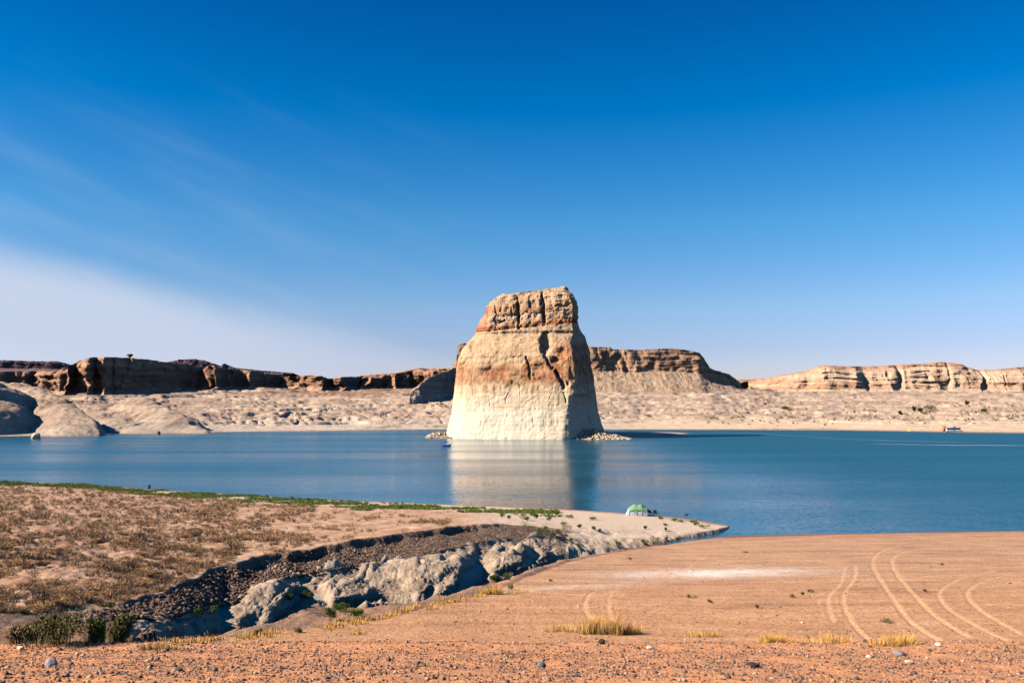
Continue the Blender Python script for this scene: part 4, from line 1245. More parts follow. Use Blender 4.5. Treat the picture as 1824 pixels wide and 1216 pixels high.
# rubble at the foot of the butte
for nm, lab, cpx, cpy, wpx, hz_, cnt, smin, smax_, sd in (('rubble', 'pale rubble heap at the right foot of the butte', 1068, 782.5, 58, 6.0, 2200, 0.28, 1.2, 21), ('rubble', 'short pale rubble bar at the left foot of the butte', 781, 780, 23, 3.4, 520, 0.28, 1.5, 22)):
    r = np.random.default_rng(sd)
    y0 = float(water_y(cpy)); a = r.uniform(-1, 1, cnt); b = r.uniform(-1, 1, cnt)
    wx_ = wpx / 1520 * y0
    x_ = float(side_of(cpx, cpy)) * y0 + a * wx_; y_ = y0 + 9 + b * 10
    hh = hz_ * np.clip(1 - np.abs(a + 0.1), 0, 1) ** 0.8 * np.clip(1 - np.abs(b - 0.25), 0, 1) ** 0.6
    sz = np.clip(np.exp(r.normal(math.log(smin * 1.5), 0.45, cnt)), smin * 0.7, smax_)
    me = stones_mesh(nm, np.stack([x_, y_, hh * r.uniform(0.5, 1, cnt) + 0.1], -1), sz, pick_cols(cnt, [lin(186, 164, 138), lin(168, 142, 116), lin(200, 180, 156), lin(146, 120, 98)], seed=sd), 0.85, 0.3, sd)
    tag(link(nm, me), lab, 'rubble', kind='stuff')


def rock_mesh(name, sx, sy, sz, seed, col, jag=0.22, sub=2, mat=None):
    """one irregular boulder, faceted, base at z=0"""
    v = ICO_V.copy(); f = ICO_F.copy()
    for _ in range(sub):
        nv = list(map(tuple, v)); cache = {}; nf = []

        def mid(i, j):
            key = (min(i, j), max(i, j))
            if key not in cache:
                p = (v[i] + v[j]) / 2; p = p / np.linalg.norm(p); nv.append(tuple(p)); cache[key] = len(nv) - 1
            return cache[key]
        for a, b, c in f:
            ab, bc, ca2 = mid(a, b), mid(b, c), mid(c, a)
            nf += [(a, ab, ca2), (b, bc, ab), (c, ca2, bc), (ab, bc, ca2)]
        v = np.array(nv); f = np.array(nf)
    d = 1 + jag * fbm3(v[:, 0] * 1.4 + seed, v[:, 1] * 1.4, v[:, 2] * 1.4, 3, seed)
    for k in range(7):   # planar breaks
        rr = np.random.default_rng(seed * 10 + k); nrm = rr.normal(size=3); nrm /= np.linalg.norm(nrm)
        proj = (v * d[:, None]) @ nrm; lim = rr.uniform(0.72, 0.95)
        d = np.where(proj > lim, d * lim / np.maximum(proj, 1e-6), d)
    p = v * d[:, None] * np.array([sx, sy, sz]); p[:, 2] += sz * 0.75
    cc_ = np.broadcast_to(col, p.shape) * (1 + 0.12 * fbm3(v[:, 0] * 3, v[:, 1] * 3, v[:, 2] * 3, 2, seed + 5))[:, None]
    return build_mesh(name, p, f, mat or M_STONE, cc_)


def place_stone(px, py, wpx, hpx, col, label, seed):
    p = hit(px, py); s = p[1] / 1520.0
    me = rock_mesh('stone', wpx / 2 * s, wpx / 2.4 * s, hpx / 1.75 * s, seed, col)
    o = link('stone', me, None, (p[0], p[1], p[2] - 0.03 * hpx * s))
    tag(o, label, 'stone', 'larger stones on the near bluff')


place_stone(91, 1188, 21, 16, lin(150, 140, 142), 'pale grey boulder on the gravel bluff near the left corner', 31)
place_stone(964, 1189, 17, 11, lin(112, 106, 108), 'blue-grey stone in the gravel at the bottom centre', 32)
place_stone(1072, 1146, 12, 9, lin(58, 52, 52), 'small black stone just below the big dry grass clump', 33)
place_stone(1341, 1187, 24, 7, lin(62, 54, 54), 'flat dark stone low on the gravel right of centre', 34)
place_stone(1601, 1167, 20, 9, lin(134, 122, 122), 'grey angular stone below the rightmost grass clumps', 35)
place_stone(1620, 1180, 17, 6, lin(212, 176, 138), 'flat tan stone in the gravel at the lower right', 36)
place_stone(1548, 1171, 12, 5, lin(224, 190, 156), 'small cream stone on orange sand at the lower right', 37)
place_stone(37, 1156, 12, 6, lin(224, 206, 186), 'small white stone on the bluff edge at far left', 38)
place_stone(280, 1176, 9, 8, lin(128, 104, 92), 'upright brown stone on the left part of the bluff', 39)
place_stone(1672, 1150, 11, 6, lin(226, 204, 180), 'white stone where the tyre tracks meet the bluff', 40)
place_stone(318, 1195, 15, 6, lin(92, 74, 66), 'flat dark brown stone on the bluff at lower left', 41)
place_stone(1158, 1155, 13, 5, lin(214, 178, 146), 'flat pale stone in the gravel below the centre grass', 42)

# boulders standing in the far water
for px, py, w, h_, lab, sd, col in ((64, 781, 17, 13, 'split pale boulder standing in the water before the dark dome', 51, lin(196, 176, 152)), (283, 773, 6, 7, 'small dark boulder at the waterline of the left shore', 52, lin(110, 92, 80)), (171, 772.5, 8, 6, 'pale block at the foot of the sunlit rock dome', 53, lin(208, 188, 162))):
    y0 = float(water_y(py)) - 2; s = y0 / 1520
    o = link('boulder', rock_mesh('boulder', w / 2 * s, w / 2.6 * s, h_ / 1.7 * s, sd, col, 0.3), None, (float(side_of(px, py)) * y0, y0, -0.5))
    tag(o, lab, 'boulder')


# balanced rock on the rim of the left cliff
p_ = at(231, 637.5, 958)
br = empty('balanced_rock', (p_[0], p_[1], p_[2] - 1.0))
tag(br, 'small dark balanced rock on the rim of the left cliff', 'rock')
link('pedestal', rock_mesh('pedestal', 1.8, 1.8, 2.6, 71, lin(96, 74, 62)), br, (0, 0, -0.5))
link('cap_rock', rock_mesh('cap_rock', 3.6, 3.0, 1.7, 72, lin(84, 64, 55)), br, (0.2, 0, 2.9))

# ------------------------------------------------------------------ plants
def blades(n, r0, h, spread, width, cols_, seed, lean=0.5, base_dark=0.8, wind=0.0):
    """a tussock: n bent blades; two triangles each"""
    rr = np.random.default_rng(seed)
    a = rr.uniform(0, 6.28, n); q = np.sqrt(rr.random(n)) * r0
    bx_ = q * np.cos(a); by_ = q * np.sin(a)
    L = h * rr.uniform(0.45, 1.1, n); ln_ = spread * rr.uniform(0.1, 1.0, n) * L
    a2 = a + rr.normal(0, 0.7, n)
    tx_ = bx_ + ln_ * np.cos(a2) + wind * L; ty_ = by_ + ln_ * np.sin(a2)
    tz = np.sqrt(np.maximum(L ** 2 - ln_ ** 2, 0.05 * L * L))
    w = width * rr.uniform(0.6, 1.3, n); wa = rr.uniform(0, 6.28, n)
    dx, dy = w * np.cos(wa), w * np.sin(wa)
    mx, my, mz = bx_ + 0.4 * (tx_ - bx_) * 0.8, by_ + 0.4 * (ty_ - by_) * 0.8, tz * 0.55
    V = np.stack([np.stack([bx_ - dx, by_ - dy, 0 * tz - 0.02], -1), np.stack([bx_ + dx, by_ + dy, 0 * tz - 0.02], -1), np.stack([mx + dx * 0.7, my + dy * 0.7, mz], -1), np.stack([mx - dx * 0.7, my - dy * 0.7, mz], -1), np.stack([tx_, ty_, tz], -1)], 1)
    i = 5 * np.arange(n)[:, None]
    F = np.concatenate([i + np.array([[0, 1, 2]]), i + np.array([[0, 2, 3]]), i + np.array([[3, 2, 4]])], 0)
    c = np.array(cols_)[rr.integers(0, len(cols_), n)] * rr.uniform(0.8, 1.2, (n, 1))
    return V.reshape(-1, 3), F, np.repeat(c, 5, 0)


def leaves(n, rx, ry, h, leaf, cols_, seed, stems=14, bottom=0.1, lumps=5):
    """a bush: leaf-sized triangles in lumpy clumps, on thin stems"""
    rr = np.random.default_rng(seed)
    lc = np.stack([rr.uniform(-0.6, 0.6, lumps) * rx, rr.uniform(-0.6, 0.6, lumps) * ry, rr.uniform(0.4, 0.75, lumps) * h], -1)
    lr = rr.uniform(0.35, 0.6, lumps)
    k = rr.integers(0, lumps, n)
    d = rr.normal(size=(n, 3)); d /= np.linalg.norm(d, axis=1, keepdims=True)
    rad = lr[k] * rr.random(n) ** 0.4
    c = lc[k] + d * rad[:, None] * np.array([rx, ry, h * 0.75])
    c[:, 2] = np.clip(c[:, 2], bottom * h * rr.random(n), h * 1.05)
    u = rr.normal(size=(n, 3)); u /= np.linalg.norm(u, axis=1, keepdims=True)
    v = np.cross(u, rr.normal(size=(n, 3))); v /= np.linalg.norm(v, axis=1, keepdims=True)
    u[:, 2] = np.abs(u[:, 2]) + 0.3
    s = leaf * rr.uniform(0.6, 1.4, (n, 1))
    V = np.stack([c - v * s * 0.35, c + v * s * 0.35, c + u * s * 1.5], 1).reshape(-1, 3)
    F = np.arange(3 * n).reshape(-1, 3)
    cc_ = np.repeat(np.array(cols_)[rr.integers(0, len(cols_), n)] * rr.uniform(0.75, 1.25, (n, 1)), 3, 0)
    # stems
    tips = c[rr.integers(0, n, stems)]
    base = np.stack([rr.uniform(-0.15, 0.15, stems) * rx, rr.uniform(-0.15, 0.15, stems) * ry, np.full(stems, -0.05)], -1)
    w = max(0.006, leaf * 0.16)
    sv = np.stack([base + [w, 0, 0], base - [w, 0, 0], tips], 1).reshape(-1, 3)
    sf = np.arange(3 * stems).reshape(-1, 3) + len(V)
    return np.concatenate([V, sv]), np.concatenate([F, sf]), np.concatenate([cc_, np.tile(lin(92, 72, 54), (3 * stems, 1))])


def merge(parts):
    Vs, Fs, Cs = [], [], []; o = 0
    for V, F, c in parts:
        Vs.append(V); Fs.append(F + o); Cs.append(c); o += len(V)
    return np.concatenate(Vs), np.concatenate(Fs), np.concatenate(Cs)


GOLD = [lin(240, 180, 92), lin(222, 152, 70), lin(246, 198, 116), lin(204, 136, 66)]
GREENS = [lin(74, 92, 34), lin(92, 108, 44), lin(58, 76, 28), lin(108, 120, 56)]
OLIVE = [lin(92, 92, 44), lin(116, 106, 60), lin(72, 76, 36), lin(126, 104, 66)]
DRY = [lin(150, 116, 88), lin(122, 96, 78), lin(176, 132, 92), lin(100, 82, 70)]
DRYG = [lin(196, 148, 98), lin(170, 124, 84), lin(208, 164, 112)]


def plant_obj(name, mesh_parts, loc, label, cat, group=None, rz=0.0):
    V, F, c = merge(mesh_parts)
    o = link(name, build_mesh(name, V, F, M_PLANT, c), None, loc, (0, 0, rz))
    return tag(o, label, cat, group)


# golden grass clumps along the edge of the bluff
def grass_clump(px, py, wpx, hpx, label, seed, extra=None, dens=1.0, cols_=GOLD):
    p = hit(px, py); s = p[1] / 1520.0
    w, h_ = wpx * s, hpx * s * 0.8
    parts = []
    rr = np.random.default_rng(seed); k = max(2, int(wpx / 14))
    for i in range(k):
        ox = (i + 0.5) / k - 0.5 + rr.uniform(-0.12, 0.12); hh = h_ * (1 - 0.45 * abs(ox * 2) ** 2) * rr.uniform(0.75, 1.1)
        V, F, c = blades(int(rr.uniform(70, 170) * dens), 0.75 * w / k, hh, 0.7, 0.0055, cols_, seed * 7 + i)
        V = V + np.array([ox * w, rr.uniform(-0.15, 0.15), 0])
        parts.append((V, F, c))
    if extra: parts += extra(w, h_)
    plant_obj('grass_clump', parts, (p[0], p[1], g1(p[0], p[1]) - 0.02), label, 'grass', 'dry grass clumps along the bluff edge')


def twigs(w, h_):
    V, F, c = blades(420, 0.28, h_ * 0.62, 1.1, 0.007, [lin(120, 82, 52), lin(150, 104, 62), lin(92, 66, 46)], 909)
    return [(V + np.array([w * 0.27, -0.1, 0]), F, c)]


grass_clump(1083, 1129, 92, 54, 'tallest golden grass clump with a brown twiggy bush on its right', 61, twigs, 1.5)
grass_clump(1000, 1124, 60, 24, 'short sparse golden grass left of the tallest clump', 62, None, 0.8)
grass_clump(1252, 1133, 52, 22, 'small yellowish grass clump at the bluff edge right of centre', 63)
grass_clump(1378, 1143, 62, 32, 'thick golden grass clump, leftmost of the right-hand row', 64, None, 1.3)
grass_clump(1432, 1143, 44, 18, 'low golden grass joining two taller clumps on the right', 65, None, 1.0)
grass_clump(1484, 1145, 52, 28, 'golden grass clump in the middle of the right-hand row', 66, None, 1.2)
grass_clump(1594, 1148, 76, 33, 'rightmost golden grass clump beside the tyre tracks', 67, None, 1.4)
grass_clump(284, 1156, 62, 27, 'orange dry grass clump on the gully rim at lower left', 68, None, 1.0, DRYG + GOLD)
grass_clump(885, 1058, 58, 26, 'big golden grass clump on the gully rim above the sand', 69, None, 1.6)
grass_clump(928, 1055, 32, 14, 'small golden grass tuft right of the big rim clump', 70, None, 1.2)
grass_clump(635, 1108, 34, 14, 'small golden tuft on the gully rim left of centre', 73, None, 0.9)
grass_clump(770, 1085, 26, 12, 'little golden tuft on the gully rim below the mudstone lump', 74, None, 0.9)
grass_clump(636, 1130, 18, 15, 'lone orange grass sprig on the slope below the gully rim', 75, None, 0.7)

# fringe of short dry grass along the gully rim
parts = []
r = np.random.default_rng(77)
for i in range(420):
    pxr = r.uniform(300, 880)
    d_r = float(np.interp(pxr, TAB[:, 0], KY[:, 0])); y_ = d_r + r.normal(-0.4, 0.5)
    x_ = (pxr - 912) / (1520 * 1.018) * y_
    if perlin2(np.array([x_ / 1.3]), np.array([5.5]), 4)[0] < -0.15: continue
    V, F, c = blades(14, 0.16, r.uniform(0.12, 0.34), 0.8, 0.008, GOLD, 1000 + i)
    parts.append((V + np.array([x_, y_, g1(x_, y_)]), F, c))
V, F, c = merge(parts)
tag(link('rim_grass', build_mesh('rim_grass', V, F, M_PLANT, c)), 'short golden dry grass fringing the gully rim', 'grass', kind='stuff')


def bush(px, py, wpx, hpx, label, seed, cols_=GREENS, group=None, cat='bush', leaf=None, count=None, name='bush', lumps=5):
    p = hit(px, py); s = p[1] / 1520.0
    w, h_ = wpx * s, hpx * s
    lf = leaf or max(0.035, 1.1 * s)
    cnt = count or int(np.clip(260 * (w * h_) / (lf * lf * 60), 160, 1500))
    plant_obj(name, [leaves(cnt, w / 2, w / 2.6, h_, lf, cols_, seed, lumps=lumps)], (p[0], p[1], p[2] - 0.03), label, cat, group)


def tamarisk(px, py, wpx, hpx, label, seed, cols_=OLIVE):
    p = hit(px, py); s = p[1] / 1520.0; w, h_ = wpx * s, hpx * s
    rr = np.random.default_rng(seed); parts = [leaves(3200, w / 2, w / 2.6, h_ * 0.9, 0.055, cols_, seed, lumps=14)]
    for i in range(4):
        V, F, c = blades(36, w * 0.12, h_ * rr.uniform(0.5, 1.1), 0.75, 0.008, cols_, seed * 3 + i)
        parts.append((V + np.array([rr.uniform(-0.4, 0.4) * w, rr.uniform(-0.3, 0.3) * w * 0.6, 0.02]), F, c))
    V, F, c = blades(120, w * 0.45, h_ * 0.4, 0.9, 0.01, DRY, seed + 77); parts.append((V, F, c))
    plant_obj('bush', parts, (p[0], p[1], p[2] - 0.05), label, 'bush', 'feathery bushes at the lower left end of the gully')


tamarisk(105, 1148, 120, 66, 'widest feathery olive bush at the lower left end of the gully', 81)
tamarisk(170, 1144, 34, 48, 'upright narrow green bush between two wider ones at lower left', 82, GREENS)
tamarisk(216, 1143, 48, 52, 'feathery olive green bush, rightmost at the lower left gully end', 83)
tamarisk(40, 1146, 60, 34, 'low straw-coloured bush at the far left gully end', 84, DRYG + OLIVE)
for i, (px, py, w, h_, lab) in enumerate([
    (588, 1106, 30, 24, 'round bright green bush in the gully floor'), (634, 1103, 32, 19, 'low green bush right of the round one in the gully'),
    (606, 1090, 36, 16, 'loose olive plant above the round gully bush'), (461, 1131, 16, 12, 'small green bush in shade at the foot of the grey wall'),
    (532, 1126, 18, 10, 'tiny green plant in the dark floor of the gully'), (516, 1070, 18, 14, 'green plant in the shaded alcove, left side'),
    (545, 1066, 22, 14, 'yellow-green plant at the back of the shaded alcove'), (352, 1096, 16, 14, 'small green sprig on the bench left of the grey wall'),
    (380, 1094, 16, 16, 'green sprig touching the left end of the grey wall'), (199, 1085, 16, 14, 'lone green sprig below the dark bank at left'),
    (878, 1036, 22, 15, 'green bush at the foot of the mudstone right of the dark hollow'), (903, 1030, 16, 9, 'small green bush near the rim of the gully, centre'),
    (911, 1050, 14, 10, 'dark green tuft behind the rim grass clump'), (250, 975 + 22, 18, 6, 'lone yellow-green plant among brown scrub')]):
    bush(px, py, w, h_, lab, 300 + i, GREENS if i % 3 else OLIVE + GREENS, 'green plants in the gully' if i != 13 else None)

GS = 'green plants on the sand spit'
for i, (px, py, w, h_, lab) in enumerate([
    (1085, 978, 22, 17, 'dark green bush at the spit foot left of the sandy chute'), (1102, 975, 14, 11, 'dark bush just right of its twin by the sandy chute'), (1148, 969, 15, 9, 'green bush right of the sandy chute'),
    (1166, 968, 22, 14, 'largest dark bush at the foot of the spit'), (1188, 964, 16, 11, 'bush next right of the largest one at the spit foot'), (1207, 962, 14, 8, 'small bush at the right end of the spit foot'),
    (1256, 941, 22, 7, 'dark green mat plant nearest the spit tip'), (1240, 935, 12, 5, 'small plant just above the mat near the spit tip'), (1237, 931, 18, 4, 'flat green mat on the far half of the spit'),
    (1202, 928, 14, 5, 'green tuft in the middle of the spit'), (1176, 925, 14, 5, 'green tuft right of the tent'), (1212, 930, 11, 4, 'little tuft right of the middle one on the spit'),
    (1150, 942, 9, 6, 'small bush on bare sand below the tent'), (1187, 936, 10, 4, 'small plant on bare sand right of the tent'), (1186, 945, 10, 6, 'small bush above the spit foot slope'), (1222, 919, 10, 4, 'small green plant on the far edge of the spit'),
    (1012, 947, 30, 14, 'big round green bush on sand left of the tent'), (1003, 936, 16, 7, 'small bush touching the back of the big round one'), (940, 945, 34, 15, 'long green bush at the top of the gravel slope'), (958, 950, 20, 10, 'green bush at the right end of the long one'),
    (972, 952, 20, 10, 'green bush hanging at the edge of the mudstone'), (986, 956, 12, 9, 'round bush at the mudstone edge'), (972, 944, 14, 7, 'bush behind the mudstone edge'), (992, 950, 16, 8, 'bush between the big round one and the mudstone'),
    (1016, 966, 11, 8, 'round bush on the rilled slope'), (1032, 975, 12, 8, 'bush low on the rilled slope'), (1034, 940, 14, 7, 'small green bush right of the big round one'), (1056, 943, 12, 6, 'small bush left of the sandy chute top'), (1068, 947, 9, 5, 'tiny bush near the sandy chute top'),
    (1015, 923, 18, 7, 'green bush near the waterline left of the tent'), (1052, 926, 22, 6, 'flat green bush between shore and sand left of the tent'), (978, 926, 12, 6, 'green bush on pale sand in line with the rock reflection'), (955, 923, 12, 8, 'dark green bush on sand, upper row'), (932, 924, 20, 12, 'leafy green bush, tallest in the upper row'), (940, 927, 14, 8, 'green bush touching the tallest of the upper row'),
    (907, 924, 10, 8, 'round green bush, left in the upper row'), (895, 921, 11, 7, 'small green bush at the left of the upper row'), (991, 916, 9, 5, 'tiny bush nearest the waterline'), (518, 890, 11, 6, 'round bush at the waterline on the left'), (548, 892, 13, 6, 'leafy bush at the waterline right of the round one')]):
    bush(px, py, w, h_, lab, 400 + i, GREENS, GS if i < 38 else 'bushes at the left waterline', lumps=4, count=260)

# green growth behind the shoreline: uncountable low plants
parts = []
r = np.random.default_rng(91)
base_kinds = [leaves(26, 0.42, 0.36, 0.17, 0.11, GREENS + [lin(128, 142, 62), lin(112, 128, 50)], 500 + k, stems=2, lumps=2) for k in range(8)]
pxr = r.uniform(-60, 1000, 9000)
ysh = water_y(np.interp(pxr, SHORE_FAR[:, 0], SHORE_FAR[:, 1]))
lo = np.where(pxr < 620, 2, 6); hi = np.where(pxr < 620, 22, 26)
off = lo + (hi - lo) * r.random(9000)
y_ = ysh - off; x_ = (pxr - 912) / (1520 * 1.018) * y_
cl_ = perlin2(x_ / 9, y_ / 5, 14) + 0.35 * perlin2(x_ / 2.5, y_ / 2.0, 15)
mid_ = 1 - np.abs((off - (lo + hi) / 2) / ((hi - lo) / 2))
ok = (y_ > np.interp(pxr, TAB[:, 0], KY[:, 6]) + 1) & (cl_ + 0.75 * mid_ - 0.25 * (pxr > 760) >= 0.28)
x_, y_ = x_[ok], y_[ok]; zz = ground(x_, y_)
for i in range(len(x_)):
    V, F, c = base_kinds[i % 8]
    parts.append((V * r.uniform(0.6, 1.5) + np.array([x_[i], y_[i], zz[i]]), F, c))
V, F, c = merge(parts)
tag(link('shore_plants', build_mesh('shore_plants', V, F, M_PLANT, c)), 'strip of low green plants along the near shoreline', 'plants', kind='stuff')

# dry scrub on the flat
scrub_kinds = []
for k in range(7):
    pal_ = [DRY, DRY, DRYG, DRY + DRYG, [lin(110, 84, 66), lin(90, 72, 62)], DRYG, DRY][k]
    V, F, c = blades(260, 0.2, 0.40, 1.25, 0.006, pal_, 600 + k)
    V2, F2, c2 = leaves(150, 0.38, 0.36, 0.34, 0.035, pal_, 620 + k, stems=6, lumps=4)
    scrub_kinds.append(build_mesh('dry_shrub', *merge([(V, F, c), (V2, F2, c2)])[:2], M_PLANT, merge([(V, F, c), (V2, F2, c2)])[2]))
r = np.random.default_rng(93)
pxr = r.uniform(-50, 800, 16000)
d_l = np.interp(pxr, TAB[:, 0], KY[:, 6]); ysh = water_y(np.interp(pxr, SHORE_FAR[:, 0], SHORE_FAR[:, 1]))
y_ = d_l + 0.8 + (ysh - 20 - d_l) * r.random(16000) ** 1.25
x_ = (pxr - 912) / (1520 * 1.018) * y_
cl_ = perlin2(x_ / 6, y_ / 8, 24) + 0.5 * perlin2(x_ / 1.8, y_ / 2.4, 25)
ok = (y_ < ysh - 20) & (cl_ + 0.42 * (pxr < 420) - 0.3 * (pxr > 560) >= r.uniform(-0.25, 0.5, 16000))
cand = np.stack([x_[ok], y_[ok], y_[ok]], -1)[:6200]
sizes = np.exp(r.normal(math.log(0.62), 0.38, len(cand))) * np.where(cand[:, 0] < -25, 1.15, 0.9)
cz = ground(cand[:, 0], cand[:, 1])
order = np.argsort(-sizes / cand[:, 1])
for n_, i in enumerate(order[:300]):
    o = link('dry_shrub', scrub_kinds[i % 7], None, (cand[i, 0], cand[i, 1], cz[i] - 0.03), (0, 0, r.uniform(0, 6.28)), (sizes[i] * 1.25, sizes[i] * 1.25, sizes[i] * r.uniform(0.8, 1.1)))
    tag(o, 'low brown dry shrub on the scrub flat left of the gully', 'shrub', 'brown shrubs on the scrub flat')
small = [merge([blades(16, 0.2, 0.4, 1.25, 0.016, DRY + DRYG, 640 + k), leaves(34, 0.38, 0.36, 0.32, 0.07, DRY + DRYG, 650 + k, stems=1, lumps=3)]) for k in range(8)]
parts = []
for i in order[300:]:
    V, F, c = small[i % 8]
    parts.append((V * sizes[i] * 1.15 + np.array([cand[i, 0], cand[i, 1], cz[i] - 0.02]), F, c))
V, F, c = merge(parts)
tag(link('scrub', build_mesh('scrub', V, F, M_PLANT, c)), 'smaller dry scrub scattered over the flat left of the gully', 'scrub', kind='stuff')


# sparse prostrate weeds on the beach
def weed(px, py, wpx, label, i):
    p = hit(px, py); s = p[1] / 1520; w = wpx * s
    plant_obj('weed', [leaves(90, w / 2, w / 2.5, 0.16, 0.06, OLIVE, 700 + i, stems=3, lumps=3)], (p[0], p[1], p[2] - 0.01), label, 'weed', 'flat weeds on the beach')


for i, (px, py, w, lab) in enumerate([(1231, 1065, 22, 'green weed patch on the beach right of the tallest grass'), (1407, 1064, 20, 'dark weed patch on the beach left of the tyre tracks'), (1446, 1055, 16, 'long dark weed near the sharp bend of the tracks'), (1429, 1060, 9, 'small weed left of the long one'),
                                      (1348, 1083, 8, 'lone small weed on the middle of the beach'), (1582, 1109, 26, 'olive weed patch above the rightmost grass clump'), (1650, 1054, 12, 'dark weed between the track pairs'), (1677, 1006, 11, 'dark weed on the upper beach at the right'), (1325, 984, 16, 'dark weed patch on the beach near the cove'), (1122, 996, 10, 'small weed on the beach left of the cove'), (1265, 1073, 10, 'small olive weed right of the green patch'), (980, 1036, 9, 'tiny weed at the beach edge near the rim grass')]):
    weed(px, py, w, lab, i)


# far bushes on the right shore
def far_hit(px, py):
    yy = np.linspace(540, 1060, 420); xx = float(side_of(px, py)) * yy
    k = np.nonzero(EYE - slope_of(py) * yy <= far_h(xx, yy))[0]
    i = k[0] if len(k) else -1
    return np.array([xx[i], yy[i], float(far_h(xx[i:i + 1] if i >= 0 else xx[-1:], yy[i:i + 1] if i >= 0 else yy[-1:])[0])])


for i, (px, py, w, h_, lab) in enumerate([(1658, 732, 26, 11, 'widest dark green thicket on the right shore slope'), (1629, 733, 8, 10, 'narrow upright bush left of the widest thicket'), (1639, 733, 9, 7, 'round bush touching the widest thicket'), (1603, 737, 12, 5, 'low dark bush, leftmost on the right shore slope'),
                                          (1722, 722, 9, 8, 'dark bush up the slope right of the widest thicket'), (1757, 734, 16, 5, 'olive bush above the houseboat to the right'), (1400, 729, 26, 6, 'dark bush line at a sand hollow right of the butte'), (1421, 757, 0, 0, '')]):
    if w == 0: continue
    p = far_hit(px, py); s = p[1] / 1520
    plant_obj('bush', [leaves(320, w / 2 * s, w / 3 * s, h_ * s, 0.7, [lin(70, 78, 36), lin(54, 62, 30), lin(88, 90, 48)], 800 + i, lumps=6)], (p[0], p[1], p[2] - 0.3), lab, 'bush', 'bushes on the right far shore')
parts = []
r = np.random.default_rng(97)
fk = [leaves(12, 1.0, 1.0, 1.0, 0.6, [lin(132, 118, 66), lin(112, 104, 56), lin(150, 126, 76), lin(92, 92, 46)], 820 + k, stems=1, lumps=2) for k in range(6)]
fx_, fy_ = [], []
for i in range(1500):
    px = r.uniform(1500, 1860) if r.random() < 0.75 else r.uniform(1240, 1500)
    py = r.normal(738, 9) if px > 1500 else r.normal(748, 6)
    if not 716 < py < 765: continue
    yy = EYE / slope_of(py) if py > 758 else None
    fx_.append(px); fy_.append(py)
for i, (px, py) in enumerate(zip(fx_[:520], fy_[:520])):
    p = far_hit(px, py)
    if perlin2(np.array([p[0] / 30]), np.array([p[1] / 22]), 33)[0] < 0.0: continue
    V, F, c = fk[i % 6]; k = r.uniform(0.5, 1.5)
    parts.append((V * np.array([1.3, 1.3, 0.9]) * k + p - np.array([0, 0, 0.1]), F, c))
V, F, c = merge(parts)
tag(link('far_scrub', build_mesh('far_scrub', V, F, M_PLANT, c)), 'sparse olive scrub dotting the sandy slope of the right shore', 'scrub', kind='stuff')


# ------------------------------------------------------------------ boats, tent, people
def box_vf(x0, x1, y0, y1, z0, z1):
    V = [(x0, y0, z0), (x1, y0, z0), (x1, y1, z0), (x0, y1, z0), (x0, y0, z1), (x1, y0, z1), (x1, y1, z1), (x0, y1, z1)]
    F = [(0, 3, 2, 1), (4, 5, 6, 7), (0, 1, 5, 4), (1, 2, 6, 5), (2, 3, 7, 6), (3, 0, 4, 7)]
    return V, F


def pmesh(name, V, F, mat, parent, bevel=0.0, smooth=False):
    me = bpy.data.meshes.new(name); me.from_pydata([tuple(float(a) for a in v) for v in V], [], [tuple(f) for f in F]); me.materials.append(mat)
    if smooth: me.polygons.foreach_set('use_smooth', np.ones(len(me.polygons), bool))
    me.update()
    o = link(name, me, parent)
    if bevel:
        b = o.modifiers.new('bevel', 'BEVEL'); b.width = bevel; b.segments = 2
    return o


def pbox(name, dims, mat, parent, bevel=0.02):
    V, F = box_vf(*dims)
    return pmesh(name, V, F, mat, parent, bevel)


def tube(name, pts, rad, mat, parent, sides=6):
    V, F = [], []
    pts = [Vector(p) for p in pts]
    for i, p in enumerate(pts):
        d = (pts[min(i + 1, len(pts) - 1)] - pts[max(i - 1, 0)]).normalized()
        u = d.orthogonal().normalized(); w = d.cross(u)
        for k in range(sides):
            a = 2 * math.pi * k / sides; V.append(p + rad * (math.cos(a) * u + math.sin(a) * w))
    for i in range(len(pts) - 1):
        for k in range(sides):
            F.append((i * sides + k, i * sides + (k + 1) % sides, (i + 1) * sides + (k + 1) % sides, (i + 1) * sides + k))
    F.append(tuple(range(sides))[::-1]); F.append(tuple(range((len(pts) - 1) * sides, len(pts) * sides)))
    return pmesh(name, V, F, mat, parent, 0, True)


def hull(name, L, W, H, mat, parent, bow=0.35, z0=0.0):
    """a boat hull: pointed bow at -x, flat stern"""
    V, F = [], []
    ns = 9
    for i in range(ns):
        s = i / (ns - 1); x_ = -L / 2 + L * s
        k = min(1, (s / bow)) ** 0.55 if s < bow else 1
        sheer = H * (1 + 0.25 * (1 - s))
        for (b, zz_) in ((0.02, z0 - 0.1), (0.6, z0 - 0.02), (0.95, z0 + 0.35 * H), (1.0, z0 + sheer), (0.86, z0 + sheer), (0.80, z0 + 0.5 * H)):
            V.append((x_, -W / 2 * b * max(k, 0.03), zz_))
        for (b, zz_) in ((0.80, z0 + 0.5 * H), (0.86, z0 + sheer), (1.0, z0 + sheer), (0.95, z0 + 0.35 * H), (0.6, z0 - 0.02), (0.02, z0 - 0.1)):
            V.append((x_, W / 2 * b * max(k, 0.03), zz_))
    for i in range(ns - 1):
        for k in range(12):
            a = i * 12 + k; b = i * 12 + (k + 1) % 12
            F.append((a, b, b + 12, a + 12))
    F.append(tuple(range(12))); F.append(tuple(range((ns - 1) * 12, ns * 12))[::-1])
    return pmesh(name, V, F, mat, parent, 0, False)


